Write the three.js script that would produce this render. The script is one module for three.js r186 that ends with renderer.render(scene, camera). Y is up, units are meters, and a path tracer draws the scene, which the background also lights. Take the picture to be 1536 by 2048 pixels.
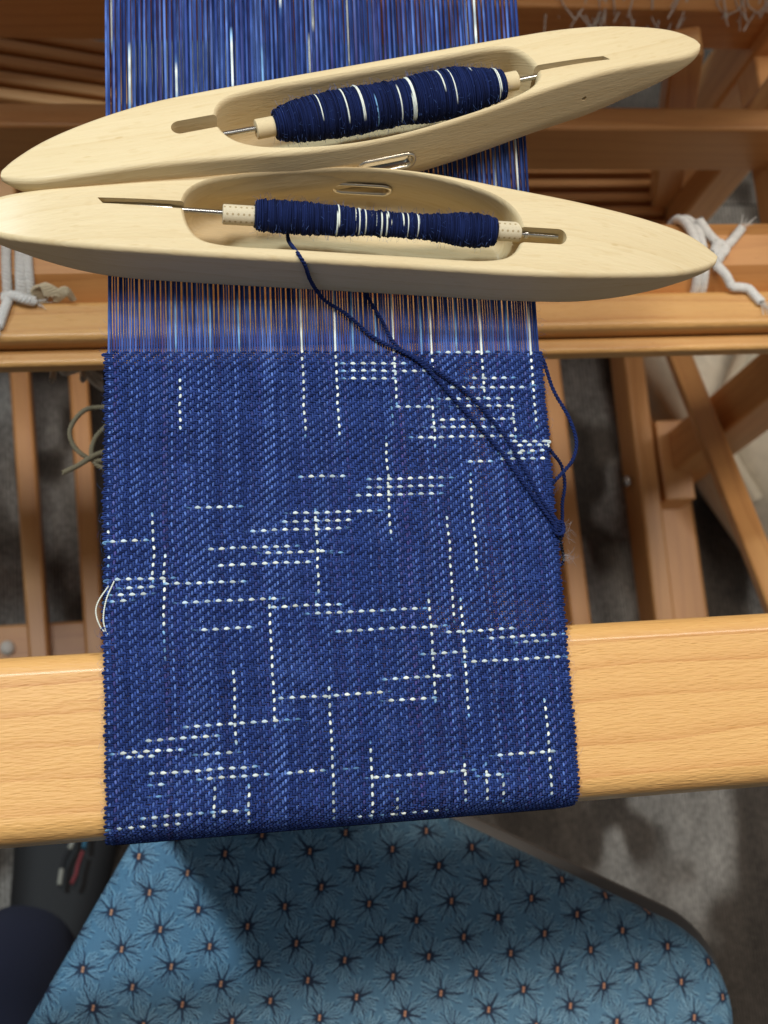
import * as THREE from 'three';
import { RoundedBoxGeometry } from 'three/addons/geometries/RoundedBoxGeometry.js';
import { RectAreaLightUniformsLib } from 'three/addons/lights/RectAreaLightUniformsLib.js';
import { mergeGeometries, mergeVertices, toCreasedNormals } from 'three/addons/utils/BufferGeometryUtils.js';
import { MarchingCubes } from 'three/addons/objects/MarchingCubes.js';
import { Brush, Evaluator, SUBTRACTION } from 'three-bvh-csg';

// ---------------------------------------------------------------- camera, light, exposure
const scene = new THREE.Scene();
const camera = new THREE.PerspectiveCamera(2 * Math.atan(1024 / 2840) * 180 / Math.PI, 0.75, 0.02, 30);
{
  const right = new THREE.Vector3(0.9835, 0.1597, 0.0848), up = new THREE.Vector3(0.0427, 0.2508, -0.9671), back = new THREE.Vector3(-0.1757, 0.9548, 0.2399);
  camera.quaternion.setFromRotationMatrix(new THREE.Matrix4().makeBasis(right, up, back));
  camera.position.set(-0.0907, 1.405, 0.0186);
  camera.focus = 0.655;
  camera.userData.fStop = 11;
}
const renderer = new THREE.WebGLRenderer({ antialias: true });
renderer.toneMapping = THREE.LinearToneMapping;
renderer.toneMappingExposure = 1.0;
renderer.shadowMap.enabled = true;
RectAreaLightUniformsLib.init();
scene.background = new THREE.Color().setRGB(0.2, 0.195, 0.19);   // dim light of the room around the loom

// ---------------------------------------------------------------- helpers
let seed = 20231;
const rnd = () => { seed = (seed * 1664525 + 1013904223) >>> 0; return seed / 4294967296; };
const rr = (a, b) => a + (b - a) * rnd();
const V = (x, y, z) => new THREE.Vector3(x, y, z);
const clamp = (x, a = 0, b = 1) => Math.min(b, Math.max(a, x));
const smooth = (a, b, x) => { const t = clamp((x - a) / (b - a)); return t * t * (3 - 2 * t); };
const lerp = (a, b, t) => a + (b - a) * t;
const interp = (x, xs, ys) => {
  if (x <= xs[0]) return ys[0];
  for (let i = 1; i < xs.length; i++) if (x <= xs[i]) return lerp(ys[i - 1], ys[i], (x - xs[i - 1]) / (xs[i] - xs[i - 1]));
  return ys[ys.length - 1];
};
const lin = (r, g, b) => { const c = new THREE.Color().setRGB(r / 255, g / 255, b / 255, THREE.SRGBColorSpace); return [c.r, c.g, c.b]; };
const mix3 = (a, b, t) => [lerp(a[0], b[0], t), lerp(a[1], b[1], t), lerp(a[2], b[2], t)];
const names = {};
const numbered = (n) => { names[n] = (names[n] ?? -1) + 1; return names[n] ? `${n}_${String(names[n]).padStart(3, '0')}` : n; };
function thing(name, label, category, pos = [0, 0, 0], group) {
  const o = new THREE.Group(); o.name = numbered(name); o.position.set(...pos);
  o.userData = { label, category }; if (group) o.userData.group = group;
  scene.add(o); return o;
}
function part(name, geo, mat, parent, kind) {
  const m = new THREE.Mesh(geo, mat); m.name = name; m.castShadow = m.receiveShadow = true;
  if (kind) m.userData.kind = kind;
  parent.add(m); return m;
}
function tagged(mesh, label, category, group) { mesh.name = numbered(mesh.name); mesh.userData.label = label; mesh.userData.category = category; if (group) mesh.userData.group = group; return mesh; }

// periodic value noise
const noiseTable = (() => { const t = new Float32Array(65536); for (let i = 0; i < 65536; i++) t[i] = rnd(); return t; })();
function vnoise(x, y, px, py, s = 0) {
  const xi = Math.floor(x), yi = Math.floor(y), fx = x - xi, fy = y - yi, ux = fx * fx * (3 - 2 * fx), uy = fy * fy * (3 - 2 * fy);
  const h = (a, b) => noiseTable[((((a % px) + px) % px) * 7919 + (((b % py) + py) % py) * 104729 + s * 31337) & 65535];
  return lerp(lerp(h(xi, yi), h(xi + 1, yi), ux), lerp(h(xi, yi + 1), h(xi + 1, yi + 1), ux), uy);
}
function dataTex(w, h, fn, srgb = true) {
  const d = new Uint8Array(w * h * 4);
  for (let j = 0; j < h; j++) for (let i = 0; i < w; i++) {
    const c = fn(i / w, j / h), o = (j * w + i) * 4;
    d[o] = clamp(c[0], 0, 255); d[o + 1] = clamp(c[1], 0, 255); d[o + 2] = clamp(c[2], 0, 255); d[o + 3] = 255;
  }
  const t = new THREE.DataTexture(d, w, h); t.wrapS = t.wrapT = THREE.RepeatWrapping; t.magFilter = THREE.LinearFilter; t.minFilter = THREE.LinearMipmapLinearFilter; t.generateMipmaps = true;
  if (srgb) t.colorSpace = THREE.SRGBColorSpace; t.needsUpdate = true; return t;
}
// wood grain: u runs along the grain (0.5 m a tile), v across it (0.125 m a tile)
function woodTex(base, dark, { grain = 1, fleck = 0.4, ring = 1, s = 0 } = {}) {
  return dataTex(1024, 512, (u, v) => {
    const wob = (vnoise(u * 4, v * 3, 4, 3, s) - 0.5) * 1.1 + (vnoise(u * 9, v * 5, 9, 5, s + 1) - 0.5) * 0.3;
    const rv = v * 9 + wob, fr = rv - Math.floor(rv);
    const line = Math.pow(fr, 5) * (0.35 + 0.65 * vnoise(u * 3, Math.floor(rv) + 0.5, 3, 64, s + 2));
    const fine = vnoise(u * 26, v * 210, 26, 210, s + 3) * 0.6 + vnoise(u * 60, v * 400, 60, 400, s + 4) * 0.4 - 0.5;
    const broad = vnoise(u * 3, v * 4, 3, 4, s + 5) - 0.5;
    const fl = Math.max(0, vnoise(u * 90, v * 160, 90, 160, s + 6) - 0.72) * 3.2;
    const dash = Math.max(0, vnoise(u * 34, v * 150, 34, 150, s + 7) - 0.955) * 18;
    const t = clamp(0.16 + 0.8 * dash + ring * 0.5 * line + grain * 0.32 * fine + 0.22 * broad + fleck * 0.35 * fl);
    return mix3(base, dark, t);
  });
}
function setUV(geo, fn) {
  const p = geo.attributes.position, n = geo.attributes.normal, a = new Float32Array(p.count * 2);
  for (let i = 0; i < p.count; i++) { const q = fn(p.getX(i), p.getY(i), p.getZ(i), n.getX(i), n.getY(i), n.getZ(i)); a[2 * i] = q[0]; a[2 * i + 1] = q[1]; }
  geo.setAttribute('uv', new THREE.BufferAttribute(a, 2)); return geo;
}
// box projection, grain along one axis, per face
function woodUV(geo, axis = 0, off = [0, 0]) {
  const g = geo.index ? geo.toNonIndexed() : geo, p = g.attributes.position, a = new Float32Array(p.count * 2);
  const A = V(), B = V(), C = V();
  for (let i = 0; i < p.count; i += 3) {
    A.fromBufferAttribute(p, i); B.fromBufferAttribute(p, i + 1); C.fromBufferAttribute(p, i + 2);
    const n = B.clone().sub(A).cross(C.clone().sub(A)), w = [Math.abs(n.x), Math.abs(n.y), Math.abs(n.z)]; w[axis] *= 0.6;
    let d = w.indexOf(Math.max(...w));
    [A, B, C].forEach((q, k) => {
      const c = [q.x, q.y, q.z]; let uu, vv;
      if (d === axis) { const o = [0, 1, 2].filter((e) => e !== axis); uu = c[o[0]] * 2; vv = c[o[1]] * 8; }
      else { const o = [0, 1, 2].find((e) => e !== axis && e !== d); uu = c[axis] * 2; vv = c[o] * 8 + d * 0.37; }
      a[2 * (i + k)] = uu + off[0]; a[2 * (i + k) + 1] = vv + off[1];
    });
  }
  g.setAttribute('uv', new THREE.BufferAttribute(a, 2)); return g;
}
// tube builder with a colour a ring
class Tubes {
  constructor(cap = 1 << 14) { this.p = new Float32Array(cap * 3); this.n = new Float32Array(cap * 3); this.c = new Float32Array(cap * 3); this.i = new Uint32Array(cap * 6); this.nv = 0; this.ni = 0; }
  room(v, k) {
    const grow = (a, need) => { if (a.length >= need) return a; const b = new a.constructor(Math.max(need, a.length * 2)); b.set(a); return b; };
    this.p = grow(this.p, (this.nv + v) * 3); this.n = grow(this.n, (this.nv + v) * 3); this.c = grow(this.c, (this.nv + v) * 3); this.i = grow(this.i, this.ni + k);
  }
  // rings: flat list of {x,y,z, rx,ry,rz (side), ux,uy,uz (up), a (side radius), b (up radius), col}
  start(sides) { this.s = sides; this.last = -1; }
  ring(x, y, z, sx, sy, sz, ux, uy, uz, a, b, col) {
    const s = this.s; this.room(s, s * 6);
    const at = this.nv;
    for (let k = 0; k < s; k++) {
      const t = (k + 0.5) / s * Math.PI * 2, cs = Math.cos(t), sn = Math.sin(t), o = (at + k) * 3;
      this.p[o] = x + sx * cs * a + ux * sn * b; this.p[o + 1] = y + sy * cs * a + uy * sn * b; this.p[o + 2] = z + sz * cs * a + uz * sn * b;
      const nx = sx * cs / a + ux * sn / b, ny = sy * cs / a + uy * sn / b, nz = sz * cs / a + uz * sn / b, l = Math.hypot(nx, ny, nz);
      this.n[o] = nx / l; this.n[o + 1] = ny / l; this.n[o + 2] = nz / l;
      this.c[o] = col[0]; this.c[o + 1] = col[1]; this.c[o + 2] = col[2];
    }
    if (this.last >= 0) for (let k = 0; k < s; k++) {
      const k2 = (k + 1) % s, A = this.last + k, B = this.last + k2, D = at + k, E = at + k2;
      this.i.set([A, D, B, B, D, E], this.ni); this.ni += 6;
    }
    this.last = at; this.nv += s;
  }
  // free curve with parallel transported frame
  curve(pts, sides, radius, color) {
    this.start(sides); let up = null;
    for (let i = 0; i < pts.length; i++) {
      const a = pts[Math.max(0, i - 1)], b = pts[Math.min(pts.length - 1, i + 1)], t = b.clone().sub(a).normalize();
      if (!up) up = Math.abs(t.y) > 0.9 ? V(1, 0, 0) : V(0, 1, 0);
      const side = t.clone().cross(up).normalize(); up = side.clone().cross(t).normalize();
      const r = typeof radius === 'function' ? radius(i / (pts.length - 1)) : radius, c = typeof color === 'function' ? color(i / (pts.length - 1), i) : color;
      this.ring(pts[i].x, pts[i].y, pts[i].z, side.x, side.y, side.z, up.x, up.y, up.z, r, r, c);
    }
  }
  geometry() {
    const g = new THREE.BufferGeometry();
    g.setAttribute('position', new THREE.BufferAttribute(this.p.slice(0, this.nv * 3), 3));
    g.setAttribute('normal', new THREE.BufferAttribute(this.n.slice(0, this.nv * 3), 3));
    g.setAttribute('color', new THREE.BufferAttribute(this.c.slice(0, this.nv * 3), 3));
    g.setIndex(new THREE.BufferAttribute(this.i.slice(0, this.ni), 1)); return g;
  }
}
const spline = (pts, n, tension = 0.5) => new THREE.CatmullRomCurve3(pts.map((p) => V(...p)), false, 'centripetal', tension).getSpacedPoints(n);
// two strands twisted round each other along a path
function plied(T, pts, r, pitch, color, sides = 6, strands = 2) {
  let len = 0; const L = [0]; for (let i = 1; i < pts.length; i++) { len += pts[i].distanceTo(pts[i - 1]); L.push(len); }
  let up = V(0, 1, 0); const F = pts.map((p, i) => {
    const t = pts[Math.min(pts.length - 1, i + 1)].clone().sub(pts[Math.max(0, i - 1)]).normalize(), s = t.clone().cross(up).normalize(); up = s.clone().cross(t).normalize(); return [s, up.clone()];
  });
  for (let k = 0; k < strands; k++) T.curve(pts.map((p, i) => { const a = L[i] / pitch * Math.PI * 2 + k * 2 * Math.PI / strands; return p.clone().addScaledVector(F[i][0], Math.cos(a) * r * 0.95).addScaledVector(F[i][1], Math.sin(a) * r * 0.95); }), sides, r * (strands > 2 ? 0.86 : 1), color);
}

// ---------------------------------------------------------------- unseen ceiling lamps, placed for the shadows and sheen below
function unseenCeilingLamp(label, [x, y, z], w, d, power, rgb, group) {
  const t = thing('unseen_ceiling_lamp', label, 'lamp', [x, y, z], group);
  part('housing', new RoundedBoxGeometry(w + 0.05, 0.06, d + 0.05, 2, 0.01).translate(0, 0.04, 0), new THREE.MeshStandardMaterial({ color: 0xd8d8d4, roughness: 0.6 }), t);
  const glow = new THREE.MeshStandardMaterial({ color: 0xffffff, emissive: new THREE.Color().setRGB(...rgb), emissiveIntensity: 1.5 });
  part('diffuser', new RoundedBoxGeometry(w, 0.012, d, 1, 0.004).translate(0, 0.003, 0), glow, t);
  const l = new THREE.RectAreaLight(new THREE.Color().setRGB(...rgb), power, w, d);
  l.position.set(x, y - 0.006, z); l.rotation.x = -Math.PI / 2; scene.add(l);
}
unseenCeilingLamp('large white unseen ceiling lamp above the castle of the loom', [-0.24, 2.75, -0.66], 0.42, 0.42, 27.5, [1, 0.955, 0.9], 'unseen ceiling lamps over the loom');  // out of view, placed to throw the shuttle shadows towards the cloth
unseenCeilingLamp('small cool white unseen ceiling lamp far left behind the loom', [-1.15, 2.75, -1.35], 0.24, 0.24, 310, [0.78, 0.93, 1], 'unseen ceiling lamps over the loom');  // out of view, placed to light the chair past the cloth shadow
unseenCeilingLamp('long warm white unseen ceiling lamp right of the loom', [1.05, 2.75, -0.7], 1.1, 0.3, 21, [1, 0.9, 0.78], 'unseen ceiling lamps over the loom');  // out of view, placed to light the right side

// ---------------------------------------------------------------- materials
const mapleTex = woodTex([217, 198, 159], [194, 167, 121], { grain: 0.75, fleck: 0.8, ring: 0.6, s: 1 });
const beamTex = woodTex([228, 178, 108], [190, 128, 66], { grain: 0.8, fleck: 0.35, ring: 1.25, s: 11 });
const frameTex = woodTex([218, 160, 96], [174, 110, 58], { grain: 0.7, fleck: 0.2, ring: 0.8, s: 23 });
const lacquerBump = dataTex(512, 512, (u, v) => { const a = vnoise(u * 60, v * 130, 60, 130, 3) * 0.6 + vnoise(u * 120, v * 250, 120, 250, 4) * 0.4; return [a * 255, a * 255, a * 255]; }, false);
lacquerBump.repeat.set(2, 1.6);
const maple = new THREE.MeshPhysicalMaterial({ map: mapleTex, roughness: 0.58, specularIntensity: 0.4, clearcoat: 0.05, clearcoatRoughness: 0.2, bumpMap: lacquerBump, bumpScale: 0.00012 });
const beamWood = new THREE.MeshPhysicalMaterial({ map: beamTex, roughness: 0.55, clearcoat: 0.32, clearcoatRoughness: 0.14, bumpMap: lacquerBump, bumpScale: 0.0003 });
const frameWood = new THREE.MeshPhysicalMaterial({ map: frameTex, roughness: 0.5, clearcoat: 0.3, clearcoatRoughness: 0.3 });
const steel = new THREE.MeshStandardMaterial({ color: 0xc9c9c6, metalness: 1, roughness: 0.22 });
const eyeletMetal = new THREE.MeshStandardMaterial({ color: new THREE.Color().setRGB(0.78, 0.73, 0.62), metalness: 1, roughness: 0.28 });
const yarnMat = new THREE.MeshPhysicalMaterial({ vertexColors: true, roughness: 0.95, specularIntensity: 0.25 });
const cordMat = new THREE.MeshStandardMaterial({ vertexColors: true, roughness: 0.9 });

// ---------------------------------------------------------------- floor
{
  const tex = dataTex(1024, 1024, (u, v) => {
    const rib = 0.5 + 0.5 * Math.sin(u * 96 * Math.PI * 2), m = vnoise(u * 9, v * 7, 9, 7, 41) * 0.5 + vnoise(u * 30, v * 12, 30, 12, 42) * 0.5, f = vnoise(u * 256, v * 150, 256, 150, 43);
    const k = 0.7 + 0.3 * m + 0.3 * f - 0.26 * rib, patch = smooth(0.44, 0.62, vnoise(u * 6, v * 5, 6, 5, 44) * 0.65 + vnoise(u * 17, v * 11, 17, 11, 45) * 0.35);
    return mix3([86 * k, 79 * k, 72 * k], [160 * k, 158 * k, 153 * k], patch);   // charcoal brown ground with grey patches
  });
  const bump = dataTex(512, 512, (u, v) => { const a = 0.5 + 0.5 * Math.sin(u * 64 * Math.PI * 2), f = vnoise(u * 128, v * 128, 128, 128, 46); const k = (0.6 * a + 0.4 * f) * 255; return [k, k, k]; }, false);
  bump.repeat.set(2, 2);
  const base = part('floor', new THREE.PlaneGeometry(6, 6).rotateX(-Math.PI / 2), new THREE.MeshStandardMaterial({ color: 0x2a2622, roughness: 1 }), scene, 'structure');
  base.position.set(0.1, -0.006, -0.1);
  const carpet = new THREE.MeshStandardMaterial({ map: tex, bumpMap: bump, bumpScale: 0.0012, roughness: 0.95 });
  for (let i = -4; i < 4; i++) for (let j = -5; j < 5; j++) {
    const g = new RoundedBoxGeometry(0.499, 0.0058, 0.499, 1, 0.0015); g.translate(0.36 + i * 0.5, -0.003, 0.17 + j * 0.5);
    setUV(g, (x, y, z) => [x / 0.42 + i * 0.13, z / 0.42 + j * 0.29]);
    part('carpet_tile', g, carpet, base).position.y = 0.006;
  }
}

// ---------------------------------------------------------------- the loom
const loom = thing('floor_loom', 'maple floor loom frame holding the blue cloth and warp', 'loom');
let grainShift = 0;
function rail(name, [x0, x1], [y0, y1], [z0, z1], r = 0.004, mat = frameWood, parent = loom) {
  const w = x1 - x0, h = y1 - y0, d = z1 - z0, L = [w, h, d], axis = L.indexOf(Math.max(...L));
  grainShift += 0.317;
  const g = woodUV(new RoundedBoxGeometry(w, h, d, 4, r), axis, [grainShift, grainShift * 2.3]);
  g.translate((x0 + x1) / 2, (y0 + y1) / 2, (z0 + z1) / 2);
  return part(name, g, mat, parent);
}
function bar(name, a, b, w, h, turn = 0, mat = frameWood, parent = loom, r = 0.003) {
  const A = V(...a), B = V(...b), L = A.distanceTo(B); grainShift += 0.291;
  const g = woodUV(new RoundedBoxGeometry(L, h, w, 3, r), 0, [grainShift, grainShift * 1.7]);
  const m = part(name, g, mat, parent); m.position.copy(A).lerp(B, 0.5);
  m.quaternion.setFromUnitVectors(V(1, 0, 0), B.clone().sub(A).normalize()); m.rotateX(turn); return m;
}
// breast beam
rail('breast_beam', [-0.46, 0.5], [0.728, 0.7788], [-0.0825, -0.0025], 0.0095, beamWood);
// knee rail with its lip
rail('knee_rail', [-0.46, 0.47], [0.50, 0.55], [-0.3425, -0.3165], 0.004, beamWood);
rail('knee_rail_lip', [-0.46, 0.47], [0.523, 0.537], [-0.3152, -0.3045], 0.003, beamWood);
// eight-sided cloth beam
{
  const s = new THREE.Shape(), R = 0.0276; for (let k = 0; k < 8; k++) { const a = (k + 0.5) * Math.PI / 4; s[k ? 'lineTo' : 'moveTo'](Math.cos(a) * R, Math.sin(a) * R); } s.closePath();
  const g = new THREE.ExtrudeGeometry(s, { depth: 0.9, bevelEnabled: true, bevelSize: 0.0015, bevelThickness: 0.0015, bevelSegments: 2, steps: 1 });
  g.rotateY(Math.PI / 2); g.translate(-0.45, 0.527, -0.3705);
  part('cloth_beam', woodUV(toCreasedNormals(g, 0.3), 0, [0.2, 0.4]), frameWood, loom);
}
// rear rails
rail('rear_rail', [-0.5, 0.5], [0.382, 0.45], [-0.541, -0.521], 0.003);
rail('rear_rail', [-0.5, 0.5], [0.392, 0.45], [-0.655, -0.629], 0.003);
rail('rear_rail', [-0.5, 0.5], [0.455, 0.475], [-0.70, -0.668], 0.003);
// side frames
for (const s of [-1, 1]) {
  const x0 = s > 0 ? 0.44 : -0.50, x1 = x0 + 0.045;
  rail('front_leg', [x0, x1], [0, 0.679], [-0.375, -0.333], 0.004);
  rail('rear_leg', [x0 + 0.006, x1 + 0.006], [0, 1.199], [-0.672, -0.619], 0.004);
  rail('side_arm', [x0 - 0.002, x1 + 0.002], [0.68, 0.727], [-0.62, -0.006], 0.004);
  rail('foot', [x0 - 0.004, x1 + 0.004], [0.0, 0.04], [-0.72, -0.12], 0.004);
  rail('side_rail', [x0 + 0.008, x1 - 0.008], [0.36, 0.40], [-0.70, -0.34], 0.003);
}
bar('side_brace', [0.425, 0.168, -0.50], [0.425, 0.345, -0.13], 0.02, 0.058, 0);
bar('side_brace', [0.452, 0.14, -0.583], [0.352, 0.475, -0.583], 0.026, 0.026, 0);
{ // unseen warp beam behind the castle; wide roll added to shade the lamms
  const core = part('unseen_warp_beam', woodUV(new THREE.CylinderGeometry(0.034, 0.034, 0.94, 40).rotateZ(Math.PI / 2), 0), frameWood, loom); core.position.set(0.008, 0.55, -0.845);
  part('added_shade_roll', new THREE.LatheGeometry([[0.03, -0.39], [0.066, -0.388], [0.07, -0.37], [0.07, 0.39], [0.066, 0.408], [0.03, 0.41]].map((p) => new THREE.Vector2(...p)), 48).rotateZ(-Math.PI / 2), new THREE.MeshStandardMaterial({ color: new THREE.Color().setRGB(...lin(150, 118, 84)), roughness: 0.9 }), core);
}
for (const x of [-0.492, 0.448]) rail('rear_arm', [x, x + 0.028], [0.52, 0.58], [-0.9, -0.67], 0.004);
rail('unseen_castle_top', [-0.52, 0.54], [1.2, 1.23], [-0.83, -0.64], 0.004);  // out of view, sized to shade the rear rails and lamms
// beater with its reed, out of view, placed to shade the rear rails
{
  const unseen_beater = new THREE.Group(); unseen_beater.name = 'unseen_beater'; loom.add(unseen_beater);
  rail('unseen_sley', [-0.43, 0.43], [0.7, 0.752], [-0.595, -0.53], 0.005, frameWood, unseen_beater);
  rail('unseen_hand_tree', [-0.43, 0.43], [0.872, 0.925], [-0.59, -0.535], 0.008, frameWood, unseen_beater);
  for (const x of [-0.462, 0.43]) rail('beater_sword', [x, x + 0.032], [0.075, 0.92], [-0.572, -0.545], 0.004, frameWood, unseen_beater);
  const dents = []; for (let k = 0; k < 190; k++) dents.push(new THREE.BoxGeometry(0.0008, 0.12, 0.006).translate(-0.4 + k * 0.00423, 0.812, -0.5625));
  part('reed', mergeGeometries(dents), steel, unseen_beater, 'stuff');
}
// shafts hung in the castle, out of view, shading rails and lamms
for (let k = 0; k < 4; k++) {
  const z = -0.652 - k * 0.03;
  for (const y of [0.60, 0.985]) rail('unseen_shaft_bar', [-0.42, 0.42], [y, y + 0.032], [z - 0.009, z + 0.009], 0.002);
  for (const x of [-0.42, 0.402]) rail('unseen_shaft_side', [x, x + 0.018], [0.634, 0.983], [z - 0.007, z + 0.007], 0.002);
}
// treadles, hinged on a rail near the floor
for (const [x0, x1, xb] of [[-0.184, -0.166, -0.2045], [-0.135, -0.1175, -0.1475], [-0.078, -0.06, -0.085], [-0.02, -0.002, -0.022], [0.16, 0.178, 0.15], [0.24, 0.258, 0.232], [0.3172, 0.337, 0.317], [0.4, 0.4205, 0.408]]) {
  const w = x1 - x0, a = V((x0 + x1) / 2, 0.097, -0.155), b = V(xb + w / 2, 0.097, -0.66);
  bar('treadle', a.toArray(), b.toArray(), w, 0.046, 0);
}
rail('treadle_block', [0.4275, 0.4590], [0.078, 0.12], [-0.386, -0.304], 0.002);
rail('foot_rail', [-0.50, 0.335], [0.03, 0.07], [-0.225, -0.19], 0.003);
rail('treadle_rail', [-0.50, 0.49], [0.02, 0.07], [-0.70, -0.66], 0.003);
// lamms: thin boards hung across under the rear rails
for (let k = 0; k < 5; k++) bar('lamm', [-0.42, 0.2, -0.80 + k * 0.0195], [-0.085, 0.2, -0.735 + k * 0.0155], 0.0115, 0.03, 0);
rail('lamm_bracket', [-0.083, -0.072], [0.15, 0.235], [-0.76, -0.62], 0.002);
for (let k = 0; k < 6; k++) rail('lamm', [0.12, 0.428], [0.19, 0.215], [-0.63 + k * 0.0145, -0.6225 + k * 0.0145], 0.0015);
// steel screw and white plastic end knobs
{
  const knobPlastic = new THREE.MeshStandardMaterial({ color: 0xe4e2da, roughness: 0.35 });
  const g = new THREE.LatheGeometry([[0, 0.006], [0.003, 0.0057], [0.0048, 0.0042], [0.0056, 0.002], [0.0056, 0]].map((p) => new THREE.Vector2(...p)), 20);
  for (const [x, y, z] of [[-0.207, 0.07, -0.203], [0.327, 0.07, -0.199], [0.399, 0.1, -0.33]]) { const m = part('screw', g, y === 0.1 ? steel : knobPlastic, loom); if (y !== 0.1) m.scale.setScalar(1.25); m.position.set(x, y, z); if (y === 0.1) m.rotation.z = Math.PI / 2; }
}

// ---------------------------------------------------------------- woven cloth and warp
const WHITE_WEFT=[[64,70,88],[78,30,48],[82,66,99],[86,63,90],[90,51,87],[98,35,68],[101,55,80],[106,39,74],[93,-0,14],[111,1,23],[114,20,49],[115,4,17],[118,1,15],[121,1,8],[123,25,62],[127,58,84],[131,72,100],[131,100,115],[136,32,52],[140,82,122],[170,59,99],[164,98,124],[174,98,117],[180,26,62],[185,12,38],[190,1,25],[192,5,16],[193,30,44],[200,13,51],[204,31,55],[204,61,75],[205,14,19],[219,11,32],[219,35,47],[223,-0,25],[227,85,94],[227,96,118],[209,91,121],[212,131,141],[209,123,129],[203,137,161],[6,88,114],[10,88,123],[14,89,109],[0,127,147],[14,138,156],[19,128,162],[25,126,151],[29,108,124],[29,131,156],[36,123,156],[40,120,147],[45,114,156],[48,152,169],[50,154,169],[53,152,169],[54,148,160],[58,135,145],[57,148,168],[66,96,126],[70,95,125],[74,91,124],[143,122,149],[147,137,167],[150,149,160],[153,113,131],[158,129,167]];
const PALE_WEFT=[[204,82,87],[102,81,86],[82,95,102],[66,124,129],[131,106,115],[180,62,67],[18,163,166],[98,40,35],[210,14,19]];
const WHITE_WARP=[[26,13,40],[16,80,112],[20,99,136],[76,81,122],[58,123,181],[44,155,190],[78,165,227],[92,194,228],[36,207,222],[48,208,225],[73,-55,43],[86,-49,44],[109,-39,27],[124,-39,13],[123,24,50],[144,-61,25],[155,23,45],[164,-23,40],[136,65,115],[126,85,137],[104,46,95],[117,125,176],[129,127,183],[158,178,224],[126,204,223],[134,207,224],[140,212,224],[101,217,229],[2,-211,-169],[9,-165,-132],[27,-157,-137],[49,-175,-146],[82,-210,-183],[80,-177,-155],[96,-217,-160],[146,-221,-175],[149,-221,-173],[69,-222,-193],[154,-113,-90],[163,-122,-87],[0,86,91],[0,99,104]];
const PALE_WARP=[[20,136,149],[75,122,128],[107,27,38],[61,-167,-141],[93,-39,-1],[102,-39,-1],[120,-39,-1],[38,-38,-4],[25,-27,-1],[49,-27,-1],[155,-39,-1],[134,-39,-1]];

const NE = 168, PP = 0.00095, ZF = -0.217, YC = 0.7806, NP = 252;
const edgeL = (z) => interp(z, [-0.8, -0.4037, -0.2195, -0.0929, 0.001], [-0.0785, -0.0917, -0.0972, -0.1033, -0.1055]);
const edgeR = (z) => interp(z, [-0.8, -0.4086, -0.2146, -0.081, -0.0007], [0.135, 0.1166, 0.1067, 0.103, 0.1004]);
const skew = (z) => interp(z, [-0.22, -0.06, 0], [0.0052, 0.0008, 0]);
const BZ = -0.0117, BR = 0.0112, FLAT = BZ - ZF, ARC = BR * Math.PI / 2;
function clothPath(p) {   // distance from the fell -> z, y and the outward normal
  if (p <= FLAT) return [ZF + p, YC, 0, 1];
  if (p <= FLAT + ARC) { const a = (p - FLAT) / BR; return [BZ + Math.sin(a) * BR, YC - BR + Math.cos(a) * BR, Math.sin(a), Math.cos(a)]; }
  return [BZ + BR, YC - BR - (p - FLAT - ARC), 1, 0];
}
const jitterL = [], jitterR = [];
for (let j = 0; j < 600; j++) { jitterL.push((vnoise(j * 0.11, 0.5, 997, 7, 51) - 0.5) * 0.0012 + (vnoise(j * 0.5, 0.5, 997, 7, 52) - 0.5) * 0.0006); jitterR.push((vnoise(j * 0.09, 0.5, 997, 7, 53) - 0.5) * 0.0012 + (vnoise(j * 0.5, 0.5, 997, 7, 54) - 0.5) * 0.0006); }
function clothX(u, z, j) {  // u in -0.5..0.5
  const l = edgeL(z) + jitterL[clamp(Math.round(j), 0, 599)], r = edgeR(z) + jitterR[clamp(Math.round(j), 0, 599)]; return lerp(l, r, u + 0.5);
}
const NAVY = lin(26, 39, 84), DEEP = lin(13, 20, 50), INDIGO = lin(52, 74, 138), MIDBLUE = lin(98, 128, 194), VIOLET = lin(72, 66, 120), DUSK = lin(62, 54, 86), SKY = lin(118, 164, 206), CREAM = lin(226, 230, 218);
const segs = (list) => { const m = new Map(); for (const [k, a, b] of list) { if (!m.has(k)) m.set(k, []); m.get(k).push([Math.min(a, b), Math.max(a, b)]); } return m; };
const whiteWeft = segs(WHITE_WEFT), paleWeft = segs(PALE_WEFT), whiteWarp = segs(WHITE_WARP), paleWarp = segs(PALE_WARP);
const inside = (m, k, x, soft) => { let t = 0; for (const [a, b] of m.get(k) ?? []) t = Math.max(t, Math.min(smooth(a - soft, a + soft, x), 1 - smooth(b - soft, b + soft, x))); return t; };
const dye = (base, w, p) => { let c = base; if (p > 0) c = mix3(c, SKY, p); if (w > 0) c = w < 0.5 ? mix3(c, SKY, w * 2) : mix3(SKY, CREAM, w * 2 - 1); return c; };
const endTone = [], endLight = [];
for (let i = 0; i < NE; i++) { const q = rnd(); endTone.push(q < 0.14 ? mix3(VIOLET, INDIGO, rnd()) : q < 0.24 ? mix3(DUSK, INDIGO, 0.3 + rnd() * 0.5) : q < 0.78 ? mix3(INDIGO, NAVY, rnd() * 0.6) : mix3(INDIGO, MIDBLUE, 0.15 + rnd() * 0.45)); endLight.push(rr(0.92, 1.12)); }
const up = (i, j) => ((((i + j) % 4) + 4) % 4) < 2;
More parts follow.
